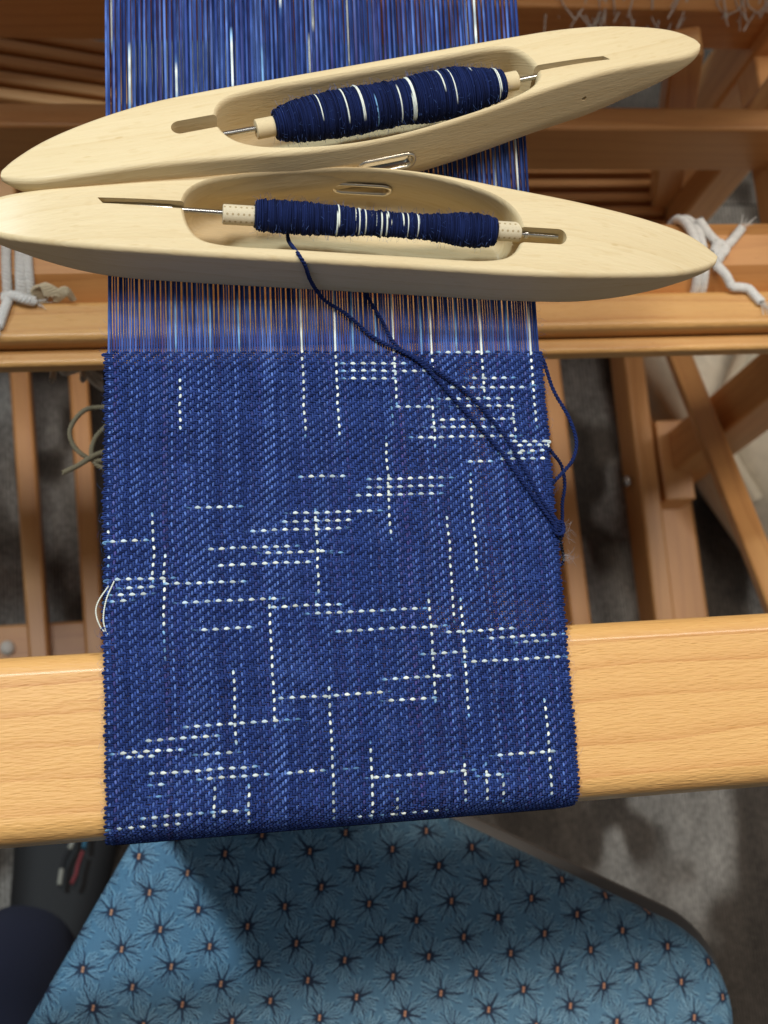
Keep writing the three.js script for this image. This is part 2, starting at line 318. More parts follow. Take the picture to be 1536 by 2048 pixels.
function warpColour(i, j) {
  const n = vnoise(i * 0.9 + 0.3, j * 0.045 + 40, 199, 997, 61), f = vnoise(i * 3.1, j * 0.9 + 40, 399, 2003, 62);
  let c = mix3(endTone[i], n > 0.5 ? MIDBLUE : NAVY, Math.abs(n - 0.5) * 0.8);
  c = dye(c, inside(whiteWarp, i, j, 2.8) * (0.78 + 0.22 * f), 0.75 * inside(paleWarp, i, j, 4));
  const k = endLight[i] * (0.66 + 0.72 * f); return [c[0] * k, c[1] * k, c[2] * k];
}
const weftTone = []; for (let j = 0; j <= NP; j++) weftTone.push(mix3(NAVY, INDIGO, rnd() * 0.35));
function weftColour(j, e) {
  const f = vnoise(e * 0.5 + 3, j * 2.3, 499, 997, 63), n = vnoise(e * 0.07, j * 0.8, 97, 997, 64);
  let c = mix3(weftTone[j], INDIGO, smooth(0.55, 1, n) * 0.5);
  c = dye(c, inside(whiteWeft, j, e, 2.3) * (0.72 + 0.28 * vnoise(e * 0.31, j * 3.7, 499, 997, 69)), 0.8 * inside(paleWeft, j, e, 2));
  const k = 0.62 + 0.7 * f; return [c[0] * k, c[1] * k, c[2] * k];
}
{
  const cloth = thing('woven_cloth', 'indigo twill ikat cloth and its blue warp threads stretched over the breast beam', 'cloth');
  // warp inside the cloth
  const A = 0.00047, WR = 0.00043, plump = (h) => h > 1.1 ? 1.34 : h > 0.5 ? 1.14 : h > -0.5 ? 0.88 : 0.97;
  const T = new Tubes(1 << 20);
  for (let i = 0; i < NE; i++) {
    const u = (i + 0.5) / NE - 0.5; T.start(5);
    for (let k = -1; k <= NP * 2; k++) {
      const j = k / 2, j0 = Math.floor(j), p = j * PP;
      let h = Number.isInteger(j) ? (up(i, j0) ? 1 : -1) : ((up(i, j0) ? 1 : -1) + (up(i, j0 + 1) ? 1 : -1)) / 2;
      if (!Number.isInteger(j) && Math.abs(h) === 1) h *= 1.25;
      const [z, y, nz, ny] = clothPath(p), sk = p < FLAT ? skew(z) * u : 0, x = clothX(u, z, j) + (vnoise(i * 2.7, j * 0.4, 499, 499, 65) - 0.5) * 0.0003;
      T.ring(x, y + ny * h * A, z + nz * h * A + sk, -1, 0, 0, 0, ny, nz, WR * 1.12 * plump(h) * (1 + 0.14 * inside(whiteWarp, i, j, 2)), WR * 0.86 * Math.min(1.1, plump(h)), warpColour(i, j));
    }
  }
  part('warp_yarn', T.geometry(), yarnMat, cloth, 'stuff');
  // weft: one serpentine a pick, turned at the edges
  const W = new Tubes(1 << 20), FR = 0.00044;
  for (let j = 0; j <= NP; j++) {
    W.start(5); const p = j * PP, lastU = 0.5 + 0.3 / NE;
    const place = (e, h, dp = 0, out = 0) => {
      const u = (e + 0.5) / NE - 0.5, [z, y, nz, ny] = clothPath(p + dp), sk = p < FLAT ? skew(z) * clamp(u, -0.5, 0.5) : 0;
      const fluff = h > 0 ? inside(whiteWeft, j, e, 2) : 0, wob = (vnoise(e * 0.13, j * 0.7, 97, 997, 66) - 0.5) * 0.0005;
      W.ring(clothX(u, z, j) + out, y + ny * h * A, z + nz * h * A + sk + ny * wob, 0, -nz, ny, 0, ny, nz, FR * 1.02 * plump(h) * (1 + 0.42 * fluff), FR * 0.86 * Math.min(1.1, plump(h)) * (1 + 0.3 * fluff), weftColour(j, e));
    };
    place(-0.8, up(0, j) ? -0.6 : 0.6);
    for (let k = 0; k <= (NE - 1) * 2; k++) {
      const e = k / 2, e0 = Math.floor(e);
      let h = Number.isInteger(e) ? (up(e0, j) ? -1 : 1) : ((up(e0, j) ? -1 : 1) + (up(e0 + 1, j) ? -1 : 1)) / 2;
      if (!Number.isInteger(e) && Math.abs(h) === 1) h *= 1.25;
      place(e, h);
    }
    place(NE - 0.2, up(NE - 1, j) ? -0.6 : 0.6);
  }
  for (let j = 0; j < NP; j++) for (const side of [-1, 1]) {
    if ((j % 2 === 0) !== (side > 0)) continue;
    const big = j % 4 < 2, out = (big ? 0.0011 : 0.0006) + vnoise(j * 0.8, side + 3, 997, 9, 67) * 0.0007 + (side < 0 && j < 95 ? vnoise(j * 0.35, 1.5, 997, 9, 68) * 0.0009 : 0), u = side * 0.5, pts = [];
    for (const [f, o, h] of [[0, -0.0016, 0.2], [0, -0.0004, 0.7], [0.15, out * 0.75, 0.7], [0.5, out, 0.4], [0.85, out * 0.75, 0], [1, -0.0004, -0.3], [1, -0.0016, -0.3]]) {
      const [z, y, nz, ny] = clothPath((j + f) * PP), sk = j * PP < FLAT ? skew(z) * u : 0; pts.push(V(clothX(u, z, j) + side * o, y + ny * h * A, z + nz * h * A + sk));
    }
    W.curve(new THREE.CatmullRomCurve3(pts).getPoints(14), 6, FR * (big ? 1.15 : 1), weftColour(j, side < 0 ? 0 : NE - 1));
  }
  part('weft_yarn', W.geometry(), yarnMat, cloth, 'stuff');
  // free warp from the fell to the heddles
  const F = new Tubes(1 << 17);
  for (let i = 0; i < NE; i++) {
    const u = (i + 0.5) / NE - 0.5, pair = (i % 2 ? -1 : 1) * rr(0.00006, 0.00026), lay = (i % 2 ? 1 : -1) * 0.0018 + rr(-0.0006, 0.0006), wx = rr(-0.00025, 0.00025), r = rr(0.00046, 0.0006);
    F.start(6);
    for (let k = 0; k <= 100; k++) {
      const p = -k * 0.0052 + 0.0004, [z, y] = [ZF + p, YC], t = smooth(0, 0.12, -p), x = clothX(u, z, 0) + (pair + wx * Math.sin(p * 30 + i)) * smooth(0, 0.03, -p);
      const rw = r * (1 + 0.28 * smooth(0.05, 0.13, -p)); F.ring(x, y + lay * t, z + skew(-0.22) * u * smooth(0.3, 0, -p), 1, 0, 0, 0, 1, 0, rw, rw, warpColour(i, p / PP));
    }
  }
  part('warp_thread', F.geometry(), yarnMat, cloth, 'stuff');
  // cloth running down from the breast beam to the roll on the cloth beam
  const S = new THREE.BufferGeometry(), pv = [], ix = [], path = [[0.7475, 0.0005], [0.70, -0.004], [0.47, -0.06], [0.466, -0.3], [0.4985, -0.3525], [0.4985, -0.388]];
  path.forEach(([y, z], k) => { for (const o of [0, -0.0009]) pv.push(-0.105, y + o, z + o, 0.1, y + o, z + o); if (k) { const b = (k - 1) * 4; ix.push(b, b + 4, b + 1, b + 1, b + 4, b + 5, b + 2, b + 3, b + 6, b + 3, b + 7, b + 6); } });
  S.setAttribute('position', new THREE.Float32BufferAttribute(pv, 3)); S.setIndex(ix); S.computeVertexNormals();
  part('cloth_underside', S, new THREE.MeshStandardMaterial({ color: new THREE.Color().setRGB(...NAVY), roughness: 0.9 }), cloth);
  // loose fibres along both edges
  const H = new Tubes(1 << 14);
  for (let k = 0; k < 260; k++) {
    const right = k % 2, p = rr(-0.02, FLAT + 0.01), [z, y, nz, ny] = clothPath(p), u = right ? 0.503 : -0.503, x = clothX(u, z, Math.max(0, p / PP)), s = right ? 1 : -1, l = rr(0.001, 0.0045);
    const a = V(x, y, z), b = V(x + s * l * rr(0.3, 0.8), y + rr(0, 0.001), z + rr(-0.5, 0.5) * l), c = V(x + s * l * rr(0.5, 1), y + rr(0, 0.002), z + rr(-1, 1) * l);
    H.curve(new THREE.QuadraticBezierCurve3(a, b, c).getPoints(6), 3, 0.00003, mix3(INDIGO, MIDBLUE, rnd()));
  }
  for (let k = 0; k < 300; k++) {
    const p = rr(0, FLAT), [z, y] = clothPath(p), x = clothX(rr(-0.5, 0.5), z, p / PP), l = rr(0.001, 0.003), a = rr(0, 6.28);
    H.curve(new THREE.QuadraticBezierCurve3(V(x, y + 0.0006, z), V(x + Math.cos(a) * l * 0.5, y + 0.0016, z + Math.sin(a) * l * 0.5), V(x + Math.cos(a + 0.6) * l, y + rr(0.0008, 0.0016), z + Math.sin(a + 0.6) * l)).getPoints(5), 3, 0.000028, mix3(INDIGO, SKY, rnd() * 0.6));
  }
  part('loose_fibre', H.geometry(), yarnMat, cloth, 'stuff');
}
// weft yarns trailing from the shuttles to the edge of the cloth
{
  const navy = (t, i) => { const k = 0.8 + 0.45 * vnoise(i * 0.7, 0.5, 997, 5, 71); return [NAVY[0] * k, NAVY[1] * k, NAVY[2] * k]; };
  const one = new Tubes(), two = new Tubes();
  plied(one, spline([[-0.0133, 0.799, -0.2705], [-0.0135, 0.803, -0.264], [-0.0124, 0.812, -0.2556], [-0.0112, 0.8187, -0.2492], [-0.0089, 0.8165, -0.2462], [-0.0038, 0.8, -0.244], [0.0045, 0.785, -0.241], [0.0134, 0.7835, -0.2353], [0.0268, 0.7832, -0.2225], [0.0463, 0.7834, -0.2108], [0.0646, 0.7836, -0.1876], [0.0816, 0.7836, -0.1646], [0.0939, 0.7836, -0.144], [0.1027, 0.7838, -0.1296], [0.1062, 0.7828, -0.1245], [0.1065, 0.779, -0.1262], [0.1045, 0.7765, -0.134], [0.1055, 0.775, -0.147], [0.1085, 0.775, -0.1508], [0.1134, 0.775, -0.1553], [0.1191, 0.775, -0.1613], [0.1221, 0.775, -0.17], [0.1203, 0.775, -0.1814], [0.1133, 0.776, -0.197], [0.1088, 0.7795, -0.2115], [0.1066, 0.7805, -0.2148]], 420), 0.00056, 0.0036, navy);
  tagged(part('trailing_yarn', one.geometry(), yarnMat, scene), 'navy yarn running from the thin bobbin over the cloth to a loop at its edge', 'yarn');
  plied(two, spline([[0.0205, 0.7836, -0.2585], [0.0249, 0.7836, -0.2435], [0.0305, 0.7834, -0.2319], [0.0362, 0.7834, -0.2191], [0.0497, 0.7836, -0.2091], [0.0679, 0.7837, -0.1945], [0.0835, 0.7838, -0.1735], [0.0918, 0.7838, -0.1562], [0.0995, 0.7838, -0.139], [0.1055, 0.7838, -0.1285], [0.1078, 0.781, -0.1235], [0.1066, 0.776, -0.1215], [0.1125, 0.768, -0.1332], [0.115, 0.764, -0.1431], [0.118, 0.762, -0.1531], [0.1172, 0.763, -0.162], [0.1115, 0.769, -0.167], [0.104, 0.7775, -0.172]], 320), 0.00054, 0.0034, navy);
  tagged(part('trailing_yarn', two.geometry(), yarnMat, scene), 'navy plied yarn coming from under the front shuttle and hanging at the cloth edge', 'yarn');
  const kn = new Tubes(); const kp = []; for (let q = 0; q <= 90; q++) { const a = q / 90 * Math.PI * 2 * 2.5; kp.push(V(0.1058 + Math.cos(a) * (0.0022 + 0.0004 * Math.sin(a * 0.4)), 0.7832 + Math.sin(a * 1.5) * 0.0008, -0.1262 + Math.sin(a) * 0.0031)); }
  plied(kn, kp, 0.0005, 0.0033, navy); plied(kn, spline([[0.1062, 0.782, -0.122], [0.1078, 0.778, -0.117], [0.109, 0.775, -0.113], [0.1082, 0.772, -0.1105]], 60), 0.0004, 0.003, lin(30, 32, 44));
  for (let q = 0; q < 46; q++) { const a = V(0.1075 + rr(-0.001, 0.001), 0.782 + rr(-0.003, 0.001), q < 26 ? -0.1265 + rr(-0.003, 0.003) : -0.1125 + rr(-0.003, 0.002)), l = rr(0.002, 0.0085); kn.curve(new THREE.QuadraticBezierCurve3(a, a.clone().add(V(l * rr(0.2, 0.7), rr(-0.001, 0.001), rr(-0.6, 0.6) * l)), a.clone().add(V(l * rr(0.3, 1), rr(-0.001, 0.001), rr(-0.8, 0.8) * l))).getPoints(8), 3, 0.000045, lin(150, 146, 150)); }
  tagged(part('yarn_knot', kn.geometry(), yarnMat, scene), 'frayed knot of navy yarn at the edge of the cloth', 'knot');
  const w = new Tubes();
  plied(w, spline([[-0.099, 0.7815, -0.112], [-0.1027, 0.782, -0.1038], [-0.1043, 0.7815, -0.095], [-0.1034, 0.781, -0.0895]], 60), 0.0002, 0.0018, CREAM, 5);
  plied(w, spline([[-0.1015, 0.7812, -0.11], [-0.1063, 0.782, -0.1029], [-0.1074, 0.7815, -0.0985], [-0.1055, 0.781, -0.0917], [-0.1025, 0.7808, -0.0885]], 60), 0.0002, 0.0018, CREAM, 5);
  tagged(part('loose_yarn_loop', w.geometry(), yarnMat, scene), 'small white loop of yarn standing out from the cloth edge', 'yarn');
}

// ---------------------------------------------------------------- shuttles
const mm = (a) => a.map(([s, w]) => [s / 1000, w / 1000]);
const straight = mm([[-174, -2.5], [-173, 1.5], [-169, 5.5], [-161, 9.1], [-139, 12.8], [-113, 15.1], [-74, 16], [-29, 16.2], [40, 16.6], [75, 16.8], [111, 15.3], [150, 10.1], [164, 5.8], [170, 3], [173, 0.5], [174, -2.5]]);
const bulge = mm([[-174, -3.5], [-173, -5.6], [-169, -8.8], [-161, -11.6], [-145, -14.2], [-119, -17], [-81, -22.3], [-52, -27.6], [-29, -31.2], [-6, -33.5], [17.4, -33.7], [41, -31.8], [65, -28.3], [89, -25], [113, -21.5], [139, -17.4], [158, -13.2], [168, -8.6], [173, -5], [174, -3.5]]);
function smoothCurve(list) {
  const c = new THREE.CatmullRomCurve3(list.map(([s, w]) => V(s, w, 0)), false, 'centripetal').getPoints(600), xs = c.map((p) => p.x), ys = c.map((p) => p.y);
  for (let i = 1; i < xs.length; i++) if (xs[i] <= xs[i - 1]) xs[i] = xs[i - 1] + 1e-7;
  return (x) => interp(x, xs, ys);
}
const sideS = smoothCurve(straight), sideB = smoothCurve(bulge), SH = 0.0365;
const topY = (s) => { const t = clamp((Math.abs(s) - 0.088) / 0.086); return SH - 0.0100 * t * t; };
const botY = (s) => { const t = clamp((Math.abs(s) - 0.1) / 0.074); return 0.0235 * Math.pow(t, 2.1); };
function loft(rings) {   // rings of equal length, closed, capped with fans
  const n = rings[0].length, pos = [], ix = []; rings.forEach((r) => r.forEach((q) => pos.push(q.x, q.y, q.z)));
  for (let i = 1; i < rings.length; i++) for (let k = 0; k < n; k++) { const a = (i - 1) * n + k, b = (i - 1) * n + (k + 1) % n, c = i * n + k, d = i * n + (k + 1) % n; ix.push(a, b, c, b, d, c); }
  for (const [row, flip] of [[0, true], [rings.length - 1, false]]) {
    const c = rings[row].reduce((m, q) => m.add(q), V(0, 0, 0)).multiplyScalar(1 / n), at = pos.length / 3; pos.push(c.x, c.y, c.z);
    for (let k = 0; k < n; k++) { const a = row * n + k, b = row * n + (k + 1) % n; flip ? ix.push(at, b, a) : ix.push(at, a, b); }
  }
  const g = new THREE.BufferGeometry(); g.setAttribute('position', new THREE.Float32BufferAttribute(pos, 3)); g.setIndex(ix); g.computeVertexNormals();
  g.setAttribute('uv', new THREE.Float32BufferAttribute(new Float32Array(pos.length / 3 * 2), 2)); return g;
}
function outward(g) {   // make sure the faces point out
  const p = g.attributes.position, i = g.index; let v = 0; const A = V(), B = V(), C = V();
  for (let k = 0; k < i.count; k += 3) { A.fromBufferAttribute(p, i.getX(k)); B.fromBufferAttribute(p, i.getX(k + 1)); C.fromBufferAttribute(p, i.getX(k + 2)); v += A.dot(B.cross(C)); }
  if (v < 0) { const a = i.array; for (let k = 0; k < a.length; k += 3) { const t = a[k]; a[k] = a[k + 1]; a[k + 1] = t; } g.computeVertexNormals(); }
  return g;
}
function shuttleBody() {
  const rings = [], N = 150;
  for (let k = 0; k <= N; k++) {
    const s = -0.17395 * Math.cos(k / N * Math.PI), w0 = sideB(s), w1 = sideS(s), y1 = topY(s), y0 = Math.min(botY(s), y1 - 0.0012), W = w1 - w0, Hh = y1 - y0, q = [];
    const lim = Math.min(W, Hh) * 0.45, rt = Math.min(0.0026, lim), rs = Math.min(0.0085, lim), rb = Math.min(0.0125, lim);
    const corner = (cx, cy, rx, ry, a0) => { for (let i = 0; i <= 6; i++) { const a = a0 + i / 6 * Math.PI / 2; q.push(V(s, cy + Math.sin(a) * ry, cx + Math.cos(a) * rx)); } };
    corner(w1 - rt, y1 - rt, rt, rt, 0); corner(w0 + rt, y1 - rt, rt, rt, Math.PI / 2); corner(w0 + rb, y0 + Math.min(rb * 1.2, Hh * 0.5), rb, Math.min(rb * 1.2, Hh * 0.5), Math.PI); corner(w1 - rs * 0.8, y0 + rs, rs * 0.8, rs, Math.PI * 1.5);
    rings.push(q);
  }
  let body = new Brush(outward(loft(rings))); body.updateMatrixWorld();
  const cav = new THREE.CatmullRomCurve3(mm([[-81.3, -8], [-80, -13.4], [-74.4, -18.3], [-58.7, -23.4], [-29.1, -28.4], [-6, -30.9], [17.4, -31], [41, -27.8], [62, -21.6], [70.5, -15.4], [74.2, -7.4], [73.4, 1.2], [68.4, 7], [58.8, 9.6], [16.7, 9.9], [-29.1, 9.7], [-66, 9.2], [-74, 7], [-78.6, 2]]).map(([s, w]) => V(s, 0, w)), true, 'centripetal').getSpacedPoints(140); cav.pop();
  const nrm = cav.map((p, i) => { const t = cav[(i + 1) % cav.length].clone().sub(cav[(i + cav.length - 1) % cav.length]).normalize(); return V(t.z, 0, -t.x); });
  const cen = cav.reduce((m, p) => m.add(p), V(0, 0, 0)).multiplyScalar(1 / cav.length); if (nrm[0].dot(cav[0].clone().sub(cen)) < 0) nrm.forEach((n) => n.negate());
  const ring = (y, inset) => cav.map((p, i) => p.clone().addScaledVector(nrm[i], -inset).setY(y));
  const cavity = outward(loft([ring(0.0068, 0.0062), ring(0.0071, 0.0045), ring(0.0082, 0.0026), ring(0.0102, 0.001), ring(0.0135, 0.0002), ring(0.018, 0), ring(0.0335, 0), ring(0.0348, -0.0002), ring(0.0358, -0.0007), ring(0.0364, -0.0014), ring(0.0372, -0.0026), ring(0.045, -0.0026)]));
  const ev = new Evaluator(); ev.useGroups = false; ev.attributes = ['position', 'normal', 'uv'];
  const cut = (g) => { const b = new Brush(g); b.updateMatrixWorld(); body = ev.evaluate(body, b, SUBTRACTION); body.updateMatrixWorld(); };
  cut(cavity);
  // narrow slot for the hinged end of the spindle
  const prism = (pts, y0, y1) => { const s = new THREE.Shape(mm(pts).map(([a, b]) => new THREE.Vector2(a, -b))); const g = new THREE.ExtrudeGeometry(s, { depth: y1 - y0, bevelEnabled: false, curveSegments: 20 }); g.rotateX(-Math.PI / 2); g.translate(0, y0, 0); return mergeVertices(g); };
  cut(prism([[-119.5, -9.9], [-117, -7.2], [-76, -6.2], [-76, -10.0]], 0.014, 0.05));
  // wide slot with a round end
  const wide = []; for (let k = 0; k <= 14; k++) { const a = -Math.PI / 2 + k / 14 * Math.PI; wide.push([92 + Math.cos(a) * 3.9, -3.6 + Math.sin(a) * 3.9]); } wide.push([66, 0.3], [66, -7.5]);
  cut(prism(wide, 0.0185, 0.05));
  // eyelet opening in the curved wall
  const st = new THREE.Shape(); st.absarc(0.0095, 0, 0.0045, -Math.PI / 2, Math.PI / 2); st.absarc(-0.0095, 0, 0.0045, Math.PI / 2, Math.PI * 1.5); st.closePath();
  const eye = new THREE.ExtrudeGeometry(st, { depth: 0.02, bevelEnabled: false, curveSegments: 14 }); eye.translate(0.002, 0.0195, -0.042); cut(mergeVertices(eye));
  // pin hole in the curved wall
  const pin = new THREE.CylinderGeometry(0.0013, 0.0013, 0.02, 16); pin.rotateX(Math.PI / 2); pin.translate(-0.105, 0.0215, -0.02); cut(pin);
  const g = body.geometry; return setUV(g, (x, y, z) => [x * 2 + 0.15 + y * 1.5, z * 6.5 + y * 9]);
}
const bodyGeo = shuttleBody();
const rodGeo = (() => {
  const T = new Tubes(), c = [1, 1, 1];
  T.curve([[-0.112, 0.0312, -0.0084], [-0.1, 0.0316, -0.0083], [-0.07, 0.031, -0.0083], [0.0, 0.0305, -0.0078], [0.078, 0.0305, -0.0068]].map((p) => V(...p)), 14, 0.0013, c);
  T.curve([V(0.077, 0.0305, -0.0068), V(0.0772, 0.0305, -0.0068), V(0.0785, 0.0305, -0.0068), V(0.0787, 0.0305, -0.0068)], 14, (t) => t < 0.1 || t > 0.9 ? 0.0001 : 0.0021, c);
  T.curve([V(0.0785, 0.0305, -0.0068), V(0.0935, 0.0303, -0.0066), V(0.0936, 0.0303, -0.0066)], 14, (t) => t > 0.9 ? 0.0001 : 0.0011, c);
  return T.geometry();
})();
const rodSleeve = (() => { const T = new Tubes(); T.curve([[-0.1165, 0.03, -0.0084], [-0.1163, 0.03, -0.0084], [-0.1, 0.0318, -0.0083], [-0.0865, 0.0318, -0.0083]].map((p) => V(...p)), 12, (t) => t === 0 ? 0.0001 : 0.0016, [1, 1, 1]); return T.geometry(); })();
const eyeletGeo = (() => {
  const race = (L, r) => { const s = []; for (let k = 0; k <= 16; k++) { const a = -Math.PI / 2 + k / 16 * Math.PI; s.push([L + Math.cos(a) * r, Math.sin(a) * r]); } for (let k = 0; k <= 16; k++) { const a = Math.PI / 2 + k / 16 * Math.PI; s.push([-L + Math.cos(a) * r, Math.sin(a) * r]); } return s; };
  // profile swept round the opening: outer flange, bore, inner flange
  const prof = [[0.0053, 0.0002], [0.0049, 0.001], [0.0041, 0.001], [0.0034, 0.0004], [0.0031, -0.001], [0.0031, -0.003], [0.0035, -0.0039], [0.0042, -0.0042], [0.0050, -0.0037], [0.0049, -0.0030]];
  const rings = prof.map(([r, d]) => race(0.0095, r).map(([x, y]) => V(x + 0.002, y + 0.0195, -0.0336 - d))), n = rings[0].length, pos = [], ix = [];
  rings.forEach((q) => q.forEach((v) => pos.push(v.x, v.y, v.z)));
  for (let i = 1; i < rings.length; i++) for (let k = 0; k < n; k++) { const a = (i - 1) * n + k, b = (i - 1) * n + (k + 1) % n; ix.push(a, b, a + n, b, b + n, a + n); }
  const g = new THREE.BufferGeometry(); g.setAttribute('position', new THREE.Float32BufferAttribute(pos, 3)); g.setIndex(ix); g.computeVertexNormals(); return g;
})();
const pinGeo = new THREE.CylinderGeometry(0.00125, 0.00125, 0.012, 14).rotateX(Math.PI / 2).translate(-0.105, 0.0215, -0.0105);
function shuttle(label, place) {
  const t = thing('boat_shuttle', label, 'shuttle'); place(t);
  part('body', bodyGeo, maple, t); const r = part('spindle', rodGeo, steel, t); part('sleeve', rodSleeve, steel, r);
  part('eyelet', eyeletGeo, eyeletMetal, t); part('hinge_pin', pinGeo, steel, t); return t;
}
const lowerPlace = (t) => { t.position.set(0.0193, 0.7812, -0.2607); t.rotation.set(0, -4.15 * Math.PI / 180, 0); };
const upperPlace = (t) => { t.position.set(0.0300, 0.7850, -0.3240); t.rotation.order = 'YXZ'; t.rotation.set(15.8 * Math.PI / 180, 3.3493, 0); };
shuttle('pale maple boat shuttle with a thin wound bobbin, its straight side towards the cloth', lowerPlace);
shuttle('pale maple boat shuttle with a fat bobbin, tilted against the other shuttle', upperPlace);

// ---------------------------------------------------------------- bobbins
const paperTex = (w, dots) => {
  const c = document.createElement('canvas'); c.width = 512; c.height = 256; const g = c.getContext('2d');
  g.fillStyle = dots ? '#cbbda0' : '#d3bf97'; g.fillRect(0, 0, 512, 256);
  for (let k = 0; k < 5000; k++) { g.fillStyle = `rgba(${rnd() < 0.5 ? '90,75,50' : '250,240,215'},${0.05 + rnd() * 0.1})`; g.fillRect(rnd() * 512, rnd() * 256, 1 + rnd() * 6, 1); }
  if (dots) for (let j = 0; j < 8; j++) for (let i = 0; i < 24; i++) { g.fillStyle = 'rgba(150,128,92,0.75)'; g.beginPath(); g.ellipse((i + (j % 2) / 2) * 21.33 + 6, j * 32 + 16, 4.5, 5, 0, 0, 7); g.fill(); }
  const t = new THREE.CanvasTexture(c); t.colorSpace = THREE.SRGBColorSpace; t.wrapS = t.wrapT = THREE.RepeatWrapping; return t;
};
function bobbin(label, place, s0, s1, y0, y1, prof, whites, dots, fuzz) {
  const t = thing('yarn_bobbin', label, 'bobbin', [0, 0, 0]); place(t);
  const axis = (s) => V(s, 0.0305, lerp(-0.0085, -0.0069, (s + 0.07) / 0.148)), RI = 0.0046;
  // paper tube
  const q = new THREE.LatheGeometry([[0.0016, 0.0], [RI - 0.0006, 0], [RI, 0.0004], [RI, s1 - s0 - 0.0004], [RI - 0.0006, s1 - s0], [0.0016, s1 - s0]].map((p) => new THREE.Vector2(...p)), 36);
  q.rotateZ(-Math.PI / 2); q.translate(s0, 0.0305, -0.0077);
  setUV(q, (x, y, z) => [x / 0.06, Math.atan2(y - 0.0305, z + 0.0077) / (2 * Math.PI)]);
  part('paper_quill', q, new THREE.MeshStandardMaterial({ map: paperTex(0, dots), roughness: 0.85 }), t);
  const R = (s) => interp(s, prof.map((p) => p[0]), prof.map((p) => p[1]));
  // core of older layers
  const core = new THREE.LatheGeometry([...Array(41)].map((_, k) => { const s = lerp(y0, y1, k / 40); return new THREE.Vector2(R(s) - 0.0006, s); }), 40); core.rotateZ(-Math.PI / 2); core.translate(0, 0.0305, -0.0077);
  const T = new Tubes(1 << 16), yr = 0.00042, seg = 22;
  const run = (a, b, pitch, lift, phase) => {
    const turns = Math.abs(b - a) / pitch, n = Math.ceil(turns * seg); T.start(5);
    for (let k = 0; k <= n; k++) {
      const f = k / n, s = lerp(a, b, f) + (vnoise(k / seg * 0.9, phase, 997, 17, 81) - 0.5) * 0.0007, th = phase + f * turns * Math.PI * 2, r = R(s) - 0.0003 + lift + (vnoise(k / seg * 0.8, phase + 3.3, 997, 17, 82) - 0.5) * 0.0011, c = axis(s);
      let w = 0, b2 = 0; const vis = Math.sin(th), ang = ((th % (2 * Math.PI)) + 2 * Math.PI) % (2 * Math.PI);
      for (const [ws, a0, a1, pale] of whites) if (Math.abs(s - ws) < pitch * 0.55 && ang > a0 && ang < a1) { if (pale) b2 = lift ? 1 : 0; else w = lift ? 0.86 + 0.14 * vis : 0; }
      const g = vnoise(k * 0.33, phase, 1999, 17, 83), turnTone = vnoise(k / seg * 1.3 + 5, phase + 7, 1999, 17, 84), q0 = dye(mix3(DEEP, NAVY, g), w, b2), kk = w || b2 ? 1 : 0.6 + 0.75 * turnTone, col = [q0[0] * kk, q0[1] * kk, q0[2] * kk];
      const cy = Math.sin(th), cz = Math.cos(th);
      T.ring(c.x, c.y + cy * r, c.z + cz * r, 1, 0, 0, 0, cy, cz, yr, yr, col);
    }
  };
  run(y0 + 0.0006, y1 - 0.0006, 0.00072, 0, 0.3);
  run(y1 - 0.001, y0 + 0.001, 0.00079, 0.00032, 1.7);
  const y = part('wound_yarn', T.geometry(), yarnMat, t);
  part('yarn_core', core, new THREE.MeshStandardMaterial({ color: new THREE.Color().setRGB(...DEEP), roughness: 0.9 }), y);
  const H = new Tubes();
  for (let k = 0; k < fuzz; k++) {
    const s = rr(y0, y1), th = rr(0, Math.PI * 2), r = R(s), c = axis(s), l = rr(0.0012, 0.0038), d = V(rr(-0.6, 0.6), Math.sin(th), Math.cos(th)).normalize(), e = V(rr(-1, 1), rr(-1, 1), rr(-1, 1)).multiplyScalar(0.5);
    const a = V(c.x, c.y + Math.sin(th) * r, c.z + Math.cos(th) * r);
    H.curve(new THREE.QuadraticBezierCurve3(a, a.clone().addScaledVector(d, l * 0.5), a.clone().addScaledVector(d.clone().add(e).normalize(), l)).getPoints(5), 3, 0.000045, mix3(INDIGO, MIDBLUE, rnd()));
  }
  part('fuzz', H.geometry(), yarnMat, y, 'stuff');
}
const U = Math.PI;
bobbin('thin navy bobbin with close white rings and dotted paper ends, in the front shuttle', lowerPlace, -0.0638, 0.0752, -0.0495, 0.064,
  [[-0.0495, 0.0058], [-0.0475, 0.0068], [-0.04, 0.0074], [-0.02, 0.007], [-0.006, 0.0064], [0.004, 0.0057], [0.02, 0.0055], [0.03, 0.0057], [0.038, 0.0064], [0.047, 0.0076], [0.056, 0.0075], [0.0615, 0.0064], [0.064, 0.0052]],
  [[-0.0115, 0, U], [-0.0035, 0, U], [-0.0015, 0, U], [0.0015, 0, U], [0.0035, 0.9, U], [0.0065, 0, U], [0.0085, 0, 1.9], [0.0115, 0, U], [0.0135, 1.2, U], [0.0185, 0, U], [0.021, 0, U], [0.026, 0, U], [0.0265, 0, U]], true, 420);
